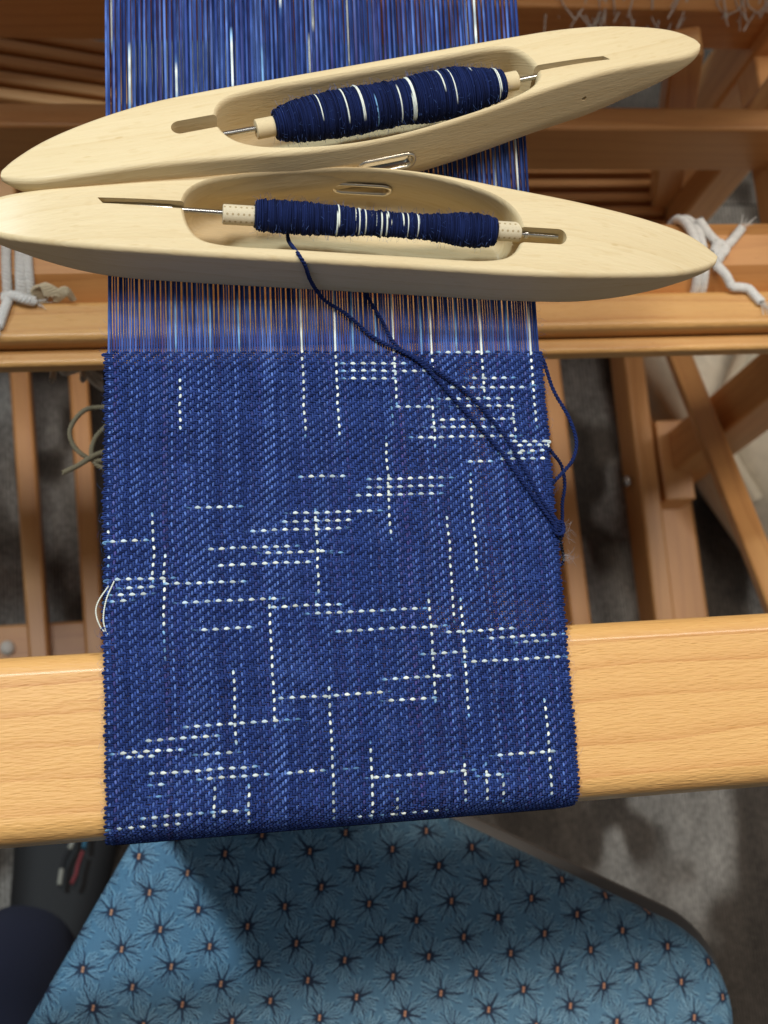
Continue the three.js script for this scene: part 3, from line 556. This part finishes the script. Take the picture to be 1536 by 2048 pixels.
bobbin('fat navy bobbin with long white streaks on a tan paper tube, in the tilted shuttle', upperPlace, -0.0725, 0.0575, -0.0655, 0.049,
  [[-0.0655, 0.0055], [-0.0635, 0.0068], [-0.056, 0.0088], [-0.05, 0.0098], [-0.044, 0.0112], [-0.036, 0.0116], [-0.025, 0.0112], [-0.012, 0.0102], [0.0, 0.0104], [0.012, 0.0108], [0.024, 0.0104], [0.034, 0.0098], [0.042, 0.0084], [0.047, 0.0068], [0.049, 0.0052]],
  [[0.0275, 0, 2.4], [0.0155, 0.9, 2.6], [0.0085, 0, 2.8], [0.0077, 0, 2.6], [0.0015, 1.9, U, 1], [-0.0105, 1.6, U], [-0.0165, 0, U], [-0.0172, 0, U], [-0.0325, 0, 2.2], [-0.0375, 0, 2.2], [-0.0372, 1.2, 2.6], [-0.048, 0.3, 1.8], [-0.0602, 0.8, U], [-0.0608, 0.8, U]], false, 700);

// ---------------------------------------------------------------- cords, strings and fringe
const WHITECORD = lin(232, 232, 228), OLIVE = lin(128, 116, 92), CREAMCORD = lin(214, 200, 170);
function cord(label, paths, r, pitch, colour, cat = 'cord', group) {
  const T = new Tubes(); for (const p of paths) plied(T, spline(p, 30 * p.length), r, pitch, (t, i) => { const k = 0.85 + 0.25 * vnoise(i * 0.8, 0.5, 997, 5, 91); return [colour[0] * k, colour[1] * k, colour[2] * k]; }, 7, 3);
  for (const p of paths) { const e = V(...p[p.length - 1]), d = e.clone().sub(V(...p[p.length - 2])).normalize(); for (let q = 0; q < 12; q++) { const f = d.clone().add(V(rr(-0.7, 0.7), rr(-0.4, 0.4), rr(-0.7, 0.7))).multiplyScalar(r * rr(2, 5)); T.curve([e.clone().addScaledVector(d, -r), e.clone().addScaledVector(f, 0.5), e.clone().add(f)], 3, r * 0.12, colour); } }
  return tagged(part('tied_cord', T.geometry(), cordMat, scene), label, cat, group);
}
const ring8 = (x, dx = 0) => [[x, 0.5, -0.343 + 0.0015], [x, 0.532, -0.3405], [x + dx * 0.3, 0.5545, -0.3565], [x + dx * 0.6, 0.556, -0.382], [x + dx, 0.541, -0.400], [x + dx, 0.51, -0.401]];
cord('white braided cord knotted round the cloth beam with a long bent tail', [
  ring8(0.299, -0.004), ring8(0.304, -0.004),
  [[0.303, 0.556, -0.392], [0.309, 0.557, -0.38], [0.3157, 0.558, -0.3701], [0.312, 0.56, -0.362], [0.3104, 0.558, -0.359], [0.3165, 0.557, -0.35], [0.3208, 0.5545, -0.3435], [0.327, 0.5535, -0.343], [0.3333, 0.5525, -0.3421], [0.3365, 0.5525, -0.338], [0.3409, 0.5525, -0.3325]],
  [[0.3157, 0.559, -0.3701], [0.322, 0.557, -0.374], [0.3326, 0.558, -0.3849]], [[0.309, 0.559, -0.366], [0.3145, 0.5605, -0.3655], [0.318, 0.559, -0.37], [0.3125, 0.56, -0.373], [0.309, 0.559, -0.366]]], 0.0019, 0.006, WHITECORD);
cord('white braided cords tied side by side round the cloth beam beside the warp', [
  ring8(-0.161, 0.001), ring8(-0.1535, 0.003), ring8(-0.1505, -0.002), ring8(-0.146, -0.003),
  [[-0.1634, 0.5515, -0.345], [-0.157, 0.555, -0.3445], [-0.15, 0.5555, -0.342], [-0.1438, 0.553, -0.3412]], [[-0.16, 0.553, -0.3435], [-0.1625, 0.5535, -0.336], [-0.1652, 0.5525, -0.3284], [-0.1665, 0.5525, -0.325]]], 0.0019, 0.006, WHITECORD);
{
  const T = new Tubes();
  for (let k = 0; k < 7; k++) { const x = -0.143 + k * 0.0011; plied(T, spline([[x, 0.545, -0.343], [x - 0.002, 0.557, -0.3475 - k * 0.0006], [x + 0.003, 0.559, -0.349], [x + 0.006 + k * 0.001, 0.555, -0.3435]], 40), 0.0006, 0.004, CREAMCORD, 5); }
  for (let k = 0; k < 6; k++) plied(T, spline([[-0.1325 + k * 0.0006, 0.55, -0.3425], [-0.129 + k * 0.001, 0.558, -0.3465 + k * 0.0006], [-0.124, 0.559, -0.3475 + k * 0.0008], [-0.119 - k * 0.0005, 0.55, -0.343]], 40), 0.0006, 0.004, CREAMCORD, 5);
  tagged(part('yarn_bundle', T.geometry(), cordMat, scene), 'cream bundle of yarn ends looped behind the knee rail', 'yarn');
}
cord('pale tangled string hanging below the knee rail behind the cloth', [[[-0.138, 0.492, -0.3105], [-0.136, 0.46, -0.335], [-0.1315, 0.45, -0.331], [-0.125, 0.45, -0.3325], [-0.1195, 0.45, -0.3335], [-0.115, 0.45, -0.327], [-0.1043, 0.45, -0.318], [-0.09, 0.46, -0.312]], [[-0.118, 0.492, -0.3105], [-0.1165, 0.455, -0.338], [-0.112, 0.45, -0.33], [-0.106, 0.45, -0.3265], [-0.09, 0.46, -0.318]], [[-0.112, 0.45, -0.344], [-0.116, 0.45, -0.334], [-0.108, 0.45, -0.324], [-0.09, 0.46, -0.309]]], 0.0013, 0.006, lin(196, 186, 168), 'string');
cord('olive grey string loop hanging out from under the cloth', [[[-0.082, 0.779, -0.215], [-0.085, 0.68, -0.24], [-0.1013, 0.6, -0.2545], [-0.1142, 0.6, -0.2528], [-0.1232, 0.6, -0.2408], [-0.1207, 0.6, -0.2301], [-0.111, 0.6, -0.2222], [-0.1, 0.605, -0.2205]], [[-0.08, 0.779, -0.208], [-0.083, 0.68, -0.232], [-0.1032, 0.6, -0.2417], [-0.1086, 0.6, -0.236], [-0.1115, 0.6, -0.2265], [-0.109, 0.6, -0.2195], [-0.102, 0.6, -0.2165], [-0.09, 0.61, -0.2165]], [[-0.1282, 0.6, -0.2150], [-0.12, 0.601, -0.2185], [-0.1085, 0.603, -0.2245], [-0.095, 0.61, -0.226]]], 0.0009, 0.005, OLIVE, 'string');
{
  const f = thing('thread_fringe', 'white thread ends hanging in a row from the rearmost rail', 'fringe');
  for (let k = 0; k < 46; k++) {
    const c = k < 6 ? rr(0.25, 0.29) : k < 32 ? rr(0.285, 0.37) : rr(0.385, 0.45), x = c, l = rr(0.022, 0.055), T = new Tubes();
    plied(T, spline([[x, 0.476, -0.676], [x, 0.4775, -0.666], [x + rr(-0.003, 0.003), 0.466, -0.655], [x + rr(-0.006, 0.006), 0.4762 - l * 0.7, -0.634 + rr(-0.008, 0.004)], [x + rr(-0.012, 0.012), 0.4762 - l, -0.622 + rr(-0.008, 0.006)]], 26), 0.0005, 0.005, lin(206, 200, 190), 4);
    part('thread_end', T.geometry(), cordMat, f);
  }
}

// ---------------------------------------------------------------- canvas bag on the floor
{
  const bag = thing('canvas_bag', 'cream canvas bag lying on the carpet beside the loom leg', 'bag', [0.62, 0, -0.42]);
  const g = new RoundedBoxGeometry(0.3, 0.13, 0.34, 24, 0.05), p = g.attributes.position;
  for (let i = 0; i < p.count; i++) { const x = p.getX(i), y = p.getY(i), z = p.getZ(i), n = (vnoise(x * 18 + 7, z * 14 + y * 9 + 5, 97, 97, 95) - 0.5) * 0.03 + (vnoise(x * 40 + 7, z * 33 + y * 21 + 5, 97, 97, 96) - 0.5) * 0.01; p.setXYZ(i, x + n * 0.5, y + (y > 0 ? n : 0), z + n * 0.5); }
  g.computeVertexNormals(); g.translate(0, 0.066, 0); g.rotateY(0.5);
  const weave = dataTex(256, 256, (u, v) => { const k = 0.86 + 0.1 * vnoise(u * 128, v * 128, 128, 128, 97) + 0.06 * vnoise(u * 9, v * 9, 9, 9, 98); return [228 * k, 220 * k, 200 * k]; });
  weave.repeat.set(4, 4);
  part('bag_body', g, new THREE.MeshStandardMaterial({ map: weave, roughness: 0.95 }), bag);
  const T = new Tubes(); T.curve(spline([[-0.06, 0.12, -0.1], [-0.1, 0.15, -0.03], [-0.13, 0.13, 0.05], [-0.1, 0.12, 0.12]], 40), 8, 0.008, lin(210, 200, 178)); part('bag_handle', T.geometry(), cordMat, bag);
}

// ---------------------------------------------------------------- chair
{
  const e1 = V(0.875, 0, 0.484), e2 = V(-0.484, 0, 0.875), corner = V(-0.044, 0, -0.094), w = 0.41, d = 0.43;
  const c = corner.clone().addScaledVector(e1, w / 2).addScaledVector(e2, d / 2), turn = -Math.atan2(e1.z, e1.x);
  const chair = thing('upholstered_chair', 'teal blue patterned chair with tan dots tucked under the breast beam', 'chair', [c.x, 0, c.z]);
  const size = 1792, span = 0.56, cv = document.createElement('canvas'); cv.width = cv.height = size; const k = size / span, g2 = cv.getContext('2d');
  g2.fillStyle = 'rgb(100,150,182)'; g2.fillRect(0, 0, size, size);
  for (let j = 0; j < 16000; j++) { g2.fillStyle = `rgba(${rnd() < 0.5 ? '50,88,120' : '124,172,200'},${0.08 + rnd() * 0.16})`; g2.fillRect(rnd() * size, rnd() * size, 2 + rnd() * 5, 4 + rnd() * 12); }
  const la = [0.0240, -0.0098], lb = [0.0056, 0.0226], nodes = [];
  for (let a = -20; a <= 20; a++) for (let b = -20; b <= 20; b++) { const x = a * la[0] + b * lb[0] + 0.002, z = a * la[1] + b * lb[1] + 0.004; if (Math.abs(x) < span / 2 + 0.02 && Math.abs(z) < span / 2 + 0.02) nodes.push([(x + span / 2) * k, (z + span / 2) * k]); }
  g2.lineCap = 'round';
  for (const [x, y] of nodes) {
    const ink = (o) => `rgba(20,40,68,${o})`, light = (o) => `rgba(150,200,226,${o})`, n = 9, off = rr(0, 1);
    for (let q = 0; q < n; q++) {   // petals: sheaves of pale cords with dark seams between
      const a0 = (q + off + rr(-0.2, 0.2)) / n * Math.PI * 2, curl = rr(-0.25, 0.25), m = 4;
      for (let v = 0; v < m; v++) {
        const a = a0 + (v - 1.5) / m * (Math.PI * 2 / n) * 0.9, r0 = (0.0034 + Math.abs(v - 1.5) * 0.0012) * k + rr(0, 0.001) * k, r1 = r0 + rr(0.0045, 0.0088) * k;
        const stroke = (w, style, da) => { g2.strokeStyle = style; g2.lineWidth = w * k; g2.beginPath(); for (let t = 0; t <= 6; t++) { const r = lerp(r0, r1, t / 6), aa = a + da + curl * (t / 6) * 0.5 + Math.sin(t * 2.1 + v * 2) * 0.035; g2[t ? 'lineTo' : 'moveTo'](x + Math.cos(aa) * r, y + Math.sin(aa) * r); } g2.stroke(); };
        stroke(rr(0.0009, 0.0014), light(rr(0.5, 0.85)), 0); stroke(rr(0.0004, 0.0008), ink(rr(0.55, 0.9)), 0.085);
      }
      const a = a0 + Math.PI / n, L = rr(0.007, 0.0135) * k, bend = rr(-0.22, 0.22), hw = rr(0.0007, 0.0014) * k, cx = Math.cos(a), sy = Math.sin(a), px = -sy, py = cx, tip = [x + Math.cos(a + bend) * L, y + Math.sin(a + bend) * L];
      g2.fillStyle = ink(rr(0.7, 0.95)); g2.beginPath(); g2.moveTo(x + px * hw, y + py * hw);
      g2.quadraticCurveTo(x + cx * L * 0.5 + px * hw * 0.9, y + sy * L * 0.5 + py * hw * 0.9, tip[0], tip[1]);
      g2.quadraticCurveTo(x + cx * L * 0.5 - px * hw * 0.5, y + sy * L * 0.5 - py * hw * 0.5, x - px * hw, y - py * hw); g2.fill();
    }
    for (let t = 0; t < 6; t++) { g2.fillStyle = ink(0.55); g2.beginPath(); g2.ellipse(x + rr(-1, 1) * 0.0014 * k, y + rr(-1, 1) * 0.0014 * k, rr(0.0014, 0.0034) * k, rr(0.001, 0.002) * k, rr(0, 3), 0, 7); g2.fill(); }
  }
  // twill threads of the ground
  for (let j = 0; j < size; j += 4) { g2.fillStyle = 'rgba(16,34,60,0.26)'; g2.fillRect(0, j, size, 1); }
  for (let j = 0; j < size; j += 4) { g2.fillStyle = 'rgba(16,34,60,0.2)'; g2.fillRect(j, 0, 1, size); }
  for (const [x, y] of nodes) { g2.save(); g2.translate(x, y); g2.rotate(0.22); g2.fillStyle = 'rgb(224,160,122)'; g2.fillRect(-0.0008 * k, -0.0018 * k, 0.0016 * k, 0.0036 * k); g2.fillStyle = 'rgba(120,70,45,0.6)'; g2.fillRect(-0.0008 * k, -0.0002 * k, 0.0016 * k, 0.0005 * k); g2.restore(); }
  const tex = new THREE.CanvasTexture(cv); tex.colorSpace = THREE.SRGBColorSpace; tex.anisotropy = 8;
  const fabric = new THREE.MeshPhysicalMaterial({ map: tex, roughness: 0.7, sheen: 0.25, sheenRoughness: 0.4, sheenColor: new THREE.Color().setRGB(0.3, 0.5, 0.75) });
  // cushion: rounded plan, domed
  const outline = (ww, dd, r, n = 14) => { const q = []; for (const [sx, sz, a0] of [[1, 1, 0], [-1, 1, 1], [-1, -1, 2], [1, -1, 3]]) for (let i = 0; i <= n; i++) { const a = (a0 + i / n) * Math.PI / 2; q.push(V(sx * (ww / 2 - r) + Math.cos(a) * r, 0, sz * (dd / 2 - r) + Math.sin(a) * r)); } return q; };
  const rot = (q, y) => q.map((v) => { const o = v.clone(); if (o.x < 0) o.x *= 1 + 0.34 * (o.z + d / 2); return o.applyAxisAngle(V(0, 1, 0), turn).setY(y); });
  const R = 0.07, rings = []; for (const [ins, y] of [[0.012, 0.415], [0.002, 0.42], [0, 0.43], [0, 0.452], [0.0025, 0.462], [0.008, 0.4695], [0.018, 0.4745], [0.045, 0.479], [0.09, 0.482], [0.15, 0.483]]) rings.push(rot(outline(w - ins * 2, d - ins * 2, Math.max(0.02, R - ins * 0.3)), y));
  const cg = outward(loft(rings)); setUV(cg, (x, y, z) => [x / span + 0.5, 0.5 - z / span]);
  part('seat_cushion', cg, fabric, chair);
  // pan under the cushion with its rubber edge
  const pan = []; for (const [ins, y] of [[0.02, 0.385], [0.004, 0.39], [0, 0.398], [0, 0.412], [0.003, 0.418], [0.02, 0.4195]]) pan.push(rot(outline(w - ins * 2 + 0.008, d - ins * 2 + 0.006, R), y));
  const pg = outward(loft(pan)); pg.translate(0.009, 0, -0.0065);
  part('seat_pan', pg, new THREE.MeshStandardMaterial({ color: new THREE.Color().setRGB(0.12, 0.11, 0.1), roughness: 0.5 }), chair);
  const dark = new THREE.MeshStandardMaterial({ color: 0x1b1b1c, roughness: 0.5 });
  part('gas_column', new THREE.LatheGeometry([[0, 0.08], [0.032, 0.08], [0.032, 0.24], [0.022, 0.245], [0.022, 0.385], [0, 0.385]].map((p) => new THREE.Vector2(...p)), 28), dark, chair);
  for (let q = 0; q < 5; q++) {
    const a = q / 5 * Math.PI * 2 + 0.6, x = Math.cos(a), z = Math.sin(a);
    const leg = bar('base_arm', [x * 0.02, 0.105, z * 0.02], [x * 0.27, 0.075, z * 0.27], 0.035, 0.03, 0, dark, chair, 0.008);
    const cast = part('caster', new THREE.TorusGeometry(0.018, 0.010, 12, 24), dark, chair); cast.position.set(x * 0.27, 0.028, z * 0.27); cast.rotation.y = -a + 1.2;
    part('caster_stem', new THREE.CylinderGeometry(0.006, 0.006, 0.05, 12).translate(x * 0.27, 0.056, z * 0.27), dark, chair);
  }
  const B = e2.clone().multiplyScalar(d / 2 + 0.02);
  const back = part('backrest', new RoundedBoxGeometry(0.4, 0.36, 0.06, 6, 0.028), fabric, chair); back.position.set(B.x, 0.76, B.z); back.rotation.y = turn;
  bar('back_support', [B.x * 0.6, 0.40, B.z * 0.6], [B.x * 1.0, 0.40, B.z * 1.0], 0.05, 0.012, 0, dark, chair, 0.003);
  bar('back_support', [B.x * 1.12, 0.395, B.z * 1.12], [B.x * 1.12, 0.72, B.z * 1.12], 0.012, 0.05, 0, dark, chair, 0.003);
}

// ---------------------------------------------------------------- the person taking the picture, upper body out of view, posed to block light
{
  const man = thing('person', 'person in navy trousers and black shoes standing mostly out of view beside the patterned chair', 'person');
  const r = V(0.9835, 0.1597, 0.0848), u = V(0.0427, 0.2508, -0.9671), b = V(-0.1757, 0.9548, 0.2399), pc = camera.position.clone().addScaledVector(r, -0.022).addScaledVector(u, -0.055).addScaledVector(b, 0.016);
  const at = (x, y, z) => pc.clone().addScaledVector(r, x).addScaledVector(u, y).addScaledVector(b, z);
  // tapered capsules joined with a smooth minimum
  const SKIN = lin(206, 160, 134), KNIT = lin(58, 60, 66), TROUSER = lin(26, 30, 50);
  const cap = (a, c, ra, rb, col) => ({ a: a.isVector3 ? a : V(...a), c: c.isVector3 ? c : V(...c), ra, rb, col });
  const dist = (q, x, y, z) => {
    const bx = q.c.x - q.a.x, by = q.c.y - q.a.y, bz = q.c.z - q.a.z, px = x - q.a.x, py = y - q.a.y, pz = z - q.a.z, l = bx * bx + by * by + bz * bz;
    const t = l > 0 ? clamp((px * bx + py * by + pz * bz) / l) : 0; return Math.hypot(px - bx * t, py - by * t, pz - bz * t) - lerp(q.ra, q.rb, t);
  };
  function skin(parts, cx, cy, cz, half, res, k, carve = []) {
    const mc = new MarchingCubes(res, new THREE.MeshStandardMaterial(), false, false, 400000), f = mc.field; mc.isolation = 0;
    const step = 2 * half / res, far = 0.08;
    for (let zi = 0; zi < res; zi++) for (let yi = 0; yi < res; yi++) for (let xi = 0; xi < res; xi++) {
      const x = cx + (xi - res / 2) * step, y = cy + (yi - res / 2) * step, z = cz + (zi - res / 2) * step; let d = 1;
      for (const q of parts) { const e = dist(q, x, y, z); if (e > far + k) continue; const h = clamp(0.5 + 0.5 * (d - e) / k); d = lerp(d, e, h) - k * h * (1 - h); }
      for (const q of carve) d = Math.max(d, -dist(q, x, y, z));
      f[zi * res * res + yi * res + xi] = -d;
    }
    mc.update(); const n = mc.count, P = mc.positionArray.slice(0, n * 3), N = mc.normalArray.slice(0, n * 3), Cc = new Float32Array(n * 3);
    for (let i = 0; i < n; i++) {
      P[3 * i] = cx + P[3 * i] * half; P[3 * i + 1] = cy + P[3 * i + 1] * half; P[3 * i + 2] = cz + P[3 * i + 2] * half;
      const L = Math.hypot(N[3 * i], N[3 * i + 1], N[3 * i + 2]) || 1; N[3 * i] /= L; N[3 * i + 1] /= L; N[3 * i + 2] /= L;
      let best = 9, col = KNIT; for (const q of parts) { const e = dist(q, P[3 * i], P[3 * i + 1], P[3 * i + 2]); if (e < best) { best = e; col = q.col; } } Cc.set(col, 3 * i);
    }
    const g = new THREE.BufferGeometry(); g.setAttribute('position', new THREE.BufferAttribute(P, 3)); g.setAttribute('normal', new THREE.BufferAttribute(N, 3)); g.setAttribute('color', new THREE.BufferAttribute(Cc, 3)); return g;
  }
  const wrist = (s) => at(0.082 * s, -0.085, 0.012), elbow = { 1: V(0.2, 1.2, 0.32), '-1': V(-0.205, 1.17, 0.28) }, shoulder = { 1: V(0.14, 1.43, 0.45), '-1': V(-0.19, 1.43, 0.43) };
  const body = [cap([-0.25, 0.95, 0.44], [-0.13, 1.12, 0.48], 0.135, 0.13, KNIT), cap([-0.31, 0.93, 0.44], [-0.2, 0.93, 0.44], 0.115, 0.115, TROUSER), cap([-0.13, 1.12, 0.48], [-0.03, 1.33, 0.47], 0.125, 0.13, KNIT), cap([-0.13, 1.39, 0.44], [0.08, 1.39, 0.455], 0.085, 0.085, KNIT),
    cap([-0.05, 1.42, 0.43], [-0.11, 1.54, 0.38], 0.055, 0.05, SKIN),
    cap([-0.225, 0.88, 0.4], [-0.212, 0.5, 0.19], 0.088, 0.058, TROUSER), cap([-0.212, 0.5, 0.19], [-0.198, 0.1, 0.1], 0.056, 0.04, TROUSER),
    cap([-0.33, 0.88, 0.44], [-0.36, 0.49, 0.4], 0.088, 0.06, TROUSER), cap([-0.36, 0.49, 0.4], [-0.365, 0.1, 0.42], 0.058, 0.045, TROUSER)];
  for (const s of [1, -1]) body.push(cap(shoulder[s], elbow[s], 0.056, 0.044, KNIT), cap(elbow[s], wrist(s), 0.043, 0.03, KNIT));
  const hands = [];
  for (const s of [1, -1]) {
    hands.push(cap(wrist(s), at(0.066 * s, -0.052, 0.006), 0.024, 0.021, SKIN), cap(at(0.064 * s, -0.05, 0.004), at(0.058 * s, 0.008, 0.002), 0.018, 0.015, SKIN));
    [0.012, -0.009, -0.03, -0.05].forEach((y, k) => { const len = [0.026, 0.03, 0.028, 0.021][k]; hands.push(cap(at(0.056 * s, y, 0), at(0.046 * s, y + 0.003, -0.013), 0.0092, 0.0088, SKIN), cap(at(0.046 * s, y + 0.003, -0.013), at((0.044 - len) * s, y + 0.006, -0.0125), 0.0086, 0.0074, SKIN)); });
    hands.push(cap(at(0.06 * s, -0.02, 0.008), at(0.05 * s, 0.004, 0.014), 0.0125, 0.0105, SKIN), cap(at(0.05 * s, 0.004, 0.014), at(0.026 * s, 0.02, 0.0138), 0.0103, 0.0088, SKIN));
  }
  const hc = V(-0.145, 1.645, 0.325), head = [cap(hc.clone().add(V(0, 0.012, 0.018)), hc.clone().add(V(0, 0.018, -0.022)), 0.088, 0.08, SKIN), cap(hc.clone().add(V(0, -0.045, -0.03)), hc.clone().add(V(0, -0.082, -0.062)), 0.06, 0.036, SKIN), cap(hc.clone().add(V(0, -0.012, -0.098)), hc.clone().add(V(0, -0.042, -0.118)), 0.01, 0.0135, SKIN),
    cap(hc.clone().add(V(-0.018, -0.074, -0.092)), hc.clone().add(V(0.018, -0.074, -0.092)), 0.009, 0.009, lin(176, 104, 96)), cap(V(-0.11, 1.53, 0.385), hc.clone().add(V(0, -0.03, 0.01)), 0.05, 0.052, SKIN)];
  for (const s of [-1, 1]) head.push(cap(hc.clone().add(V(0.083 * s, -0.012, 0.012)), hc.clone().add(V(0.087 * s, -0.045, 0.004)), 0.016, 0.011, SKIN), cap(hc.clone().add(V(0.032 * s, -0.008, -0.086)), hc.clone().add(V(0.033 * s, -0.009, -0.087)), 0.0125, 0.0125, lin(222, 214, 206)));
  const flesh = new THREE.MeshStandardMaterial({ vertexColors: true, roughness: 0.85 });
  part('body', mergeGeometries([skin(body, -0.19, 0.8, 0.24, 0.82, 136, 0.035), skin(hands, pc.x, pc.y, pc.z, 0.14, 92, 0.006), skin(head, hc.x, hc.y - 0.02, hc.z, 0.16, 84, 0.014)]), flesh, man);
  // short dark hair
  const hair = [cap(hc.clone().add(V(0, 0.026, 0.026)), hc.clone().add(V(0, 0.036, -0.024)), 0.094, 0.078, lin(52, 38, 30)), cap(hc.clone().add(V(0, -0.03, 0.06)), hc.clone().add(V(0, 0.02, 0.04)), 0.07, 0.088, lin(52, 38, 30))];
  part('hair', skin(hair, hc.x, hc.y, hc.z, 0.16, 60, 0.02, [cap(hc.clone().add(V(0, -0.05, -0.1)), hc.clone().add(V(0, -0.02, -0.11)), 0.08, 0.07, SKIN)]), flesh, man);
  // trouser leg in view
  const rings = [];
  for (const [x, y, z, rx, rz] of [[-0.199, 0.06, 0.088, 0.049, 0.062], [-0.199, 0.066, 0.088, 0.0515, 0.0645], [-0.199, 0.10, 0.09, 0.0505, 0.063], [-0.2, 0.18, 0.105, 0.052, 0.063], [-0.205, 0.3, 0.135, 0.058, 0.067], [-0.209, 0.42, 0.168, 0.064, 0.07], [-0.213, 0.52, 0.2, 0.068, 0.072], [-0.217, 0.66, 0.278, 0.08, 0.086], [-0.222, 0.8, 0.352, 0.095, 0.1]]) {
    const q = []; for (let k = 0; k < 36; k++) { const a = -k / 36 * Math.PI * 2, n = 1 + (vnoise(k / 36 * 9, y * 14, 9, 99, 101) - 0.5) * 0.14; q.push(V(x + Math.cos(a) * rx * n, y, z + Math.sin(a) * rz * n)); } rings.push(q);
  }
  const denim = dataTex(256, 256, (uu, vv) => { const k = 0.8 + 0.4 * vnoise(uu * 128, vv * 128, 128, 128, 102); return [26 * k, 31 * k, 56 * k]; });
  denim.repeat.set(6, 6);
  const lg = outward(loft(rings)); setUV(lg, (x, y, z) => [(x + z) * 3, y * 3]);
  part('trouser_leg', lg, new THREE.MeshStandardMaterial({ map: denim, roughness: 0.95 }), man);
  // shoes
  const shoe = (ox, oz, lean) => {
    const sr = []; for (const [z, w, h, y] of [[0.155, 0.002, 0.02, 0.03], [0.15, 0.026, 0.05, 0.008], [0.12, 0.035, 0.085, 0.004], [0.08, 0.036, 0.095, 0.004], [0.04, 0.038, 0.085, 0.004], [0.0, 0.043, 0.07, 0.004], [-0.05, 0.047, 0.058, 0.004], [-0.085, 0.045, 0.05, 0.005], [-0.112, 0.034, 0.042, 0.008], [-0.125, 0.016, 0.034, 0.012], [-0.129, 0.002, 0.026, 0.02]]) {
      const q = []; for (let k = 0; k < 28; k++) { const a = k / 28 * Math.PI * 2, cs = Math.cos(a), sn = Math.sin(a); q.push(V(ox + (z < 0.05 ? (0.05 - z) * lean : 0) + Math.sign(cs) * Math.pow(Math.abs(cs), 0.7) * w, y + (0.5 + 0.5 * Math.sign(sn) * Math.pow(Math.abs(sn), 0.8)) * h, z + oz)); } sr.push(q);
    }
    return part('shoe', outward(loft(sr)), new THREE.MeshStandardMaterial({ color: 0x141416, roughness: 0.75 }), man);
  };
  const s1 = shoe(-0.178, 0.03, 0.16); shoe(-0.365, 0.35, -0.1);
  const ribbon = (pts, w, col) => { const T = new Tubes(); T.curve(spline(pts, 40), 8, w, col); return T.geometry(); };
  part('shoe_lace', ribbon([[-0.1285, 0.045, -0.07], [-0.138, 0.064, -0.045], [-0.1445, 0.077, -0.018]], 0.0021, lin(46, 92, 114)), cordMat, s1);
  part('shoe_lace', ribbon([[-0.1455, 0.077, -0.015], [-0.1500, 0.082, -0.003], [-0.1515, 0.0845, 0.004], [-0.1555, 0.088, 0.012]], 0.0019, lin(112, 44, 48)), cordMat, s1);
  part('shoe_lace', ribbon([[-0.1505, 0.066, -0.04], [-0.154, 0.076, -0.024], [-0.162, 0.08, -0.008], [-0.166, 0.086, 0.012]], 0.0022, (t) => t < 0.45 || t > 0.75 ? lin(140, 138, 128) : lin(30, 30, 32)), cordMat, s1);
  // the phone over the loom, out of view, placed to cast shade
  const ph = part('phone', new RoundedBoxGeometry(0.072, 0.147, 0.008, 4, 0.0035), new THREE.MeshStandardMaterial({ color: 0x202226, roughness: 0.35 }), scene);
  ph.quaternion.setFromRotationMatrix(new THREE.Matrix4().makeBasis(r, u, b)); ph.position.copy(pc);
  tagged(ph, 'dark phone out of view, held in both hands above the cloth', 'phone');
}
scene.traverse((o) => { if (o.isMesh) { o.castShadow = true; o.receiveShadow = true; } });
camera.updateMatrixWorld();
renderer.render(scene, camera);
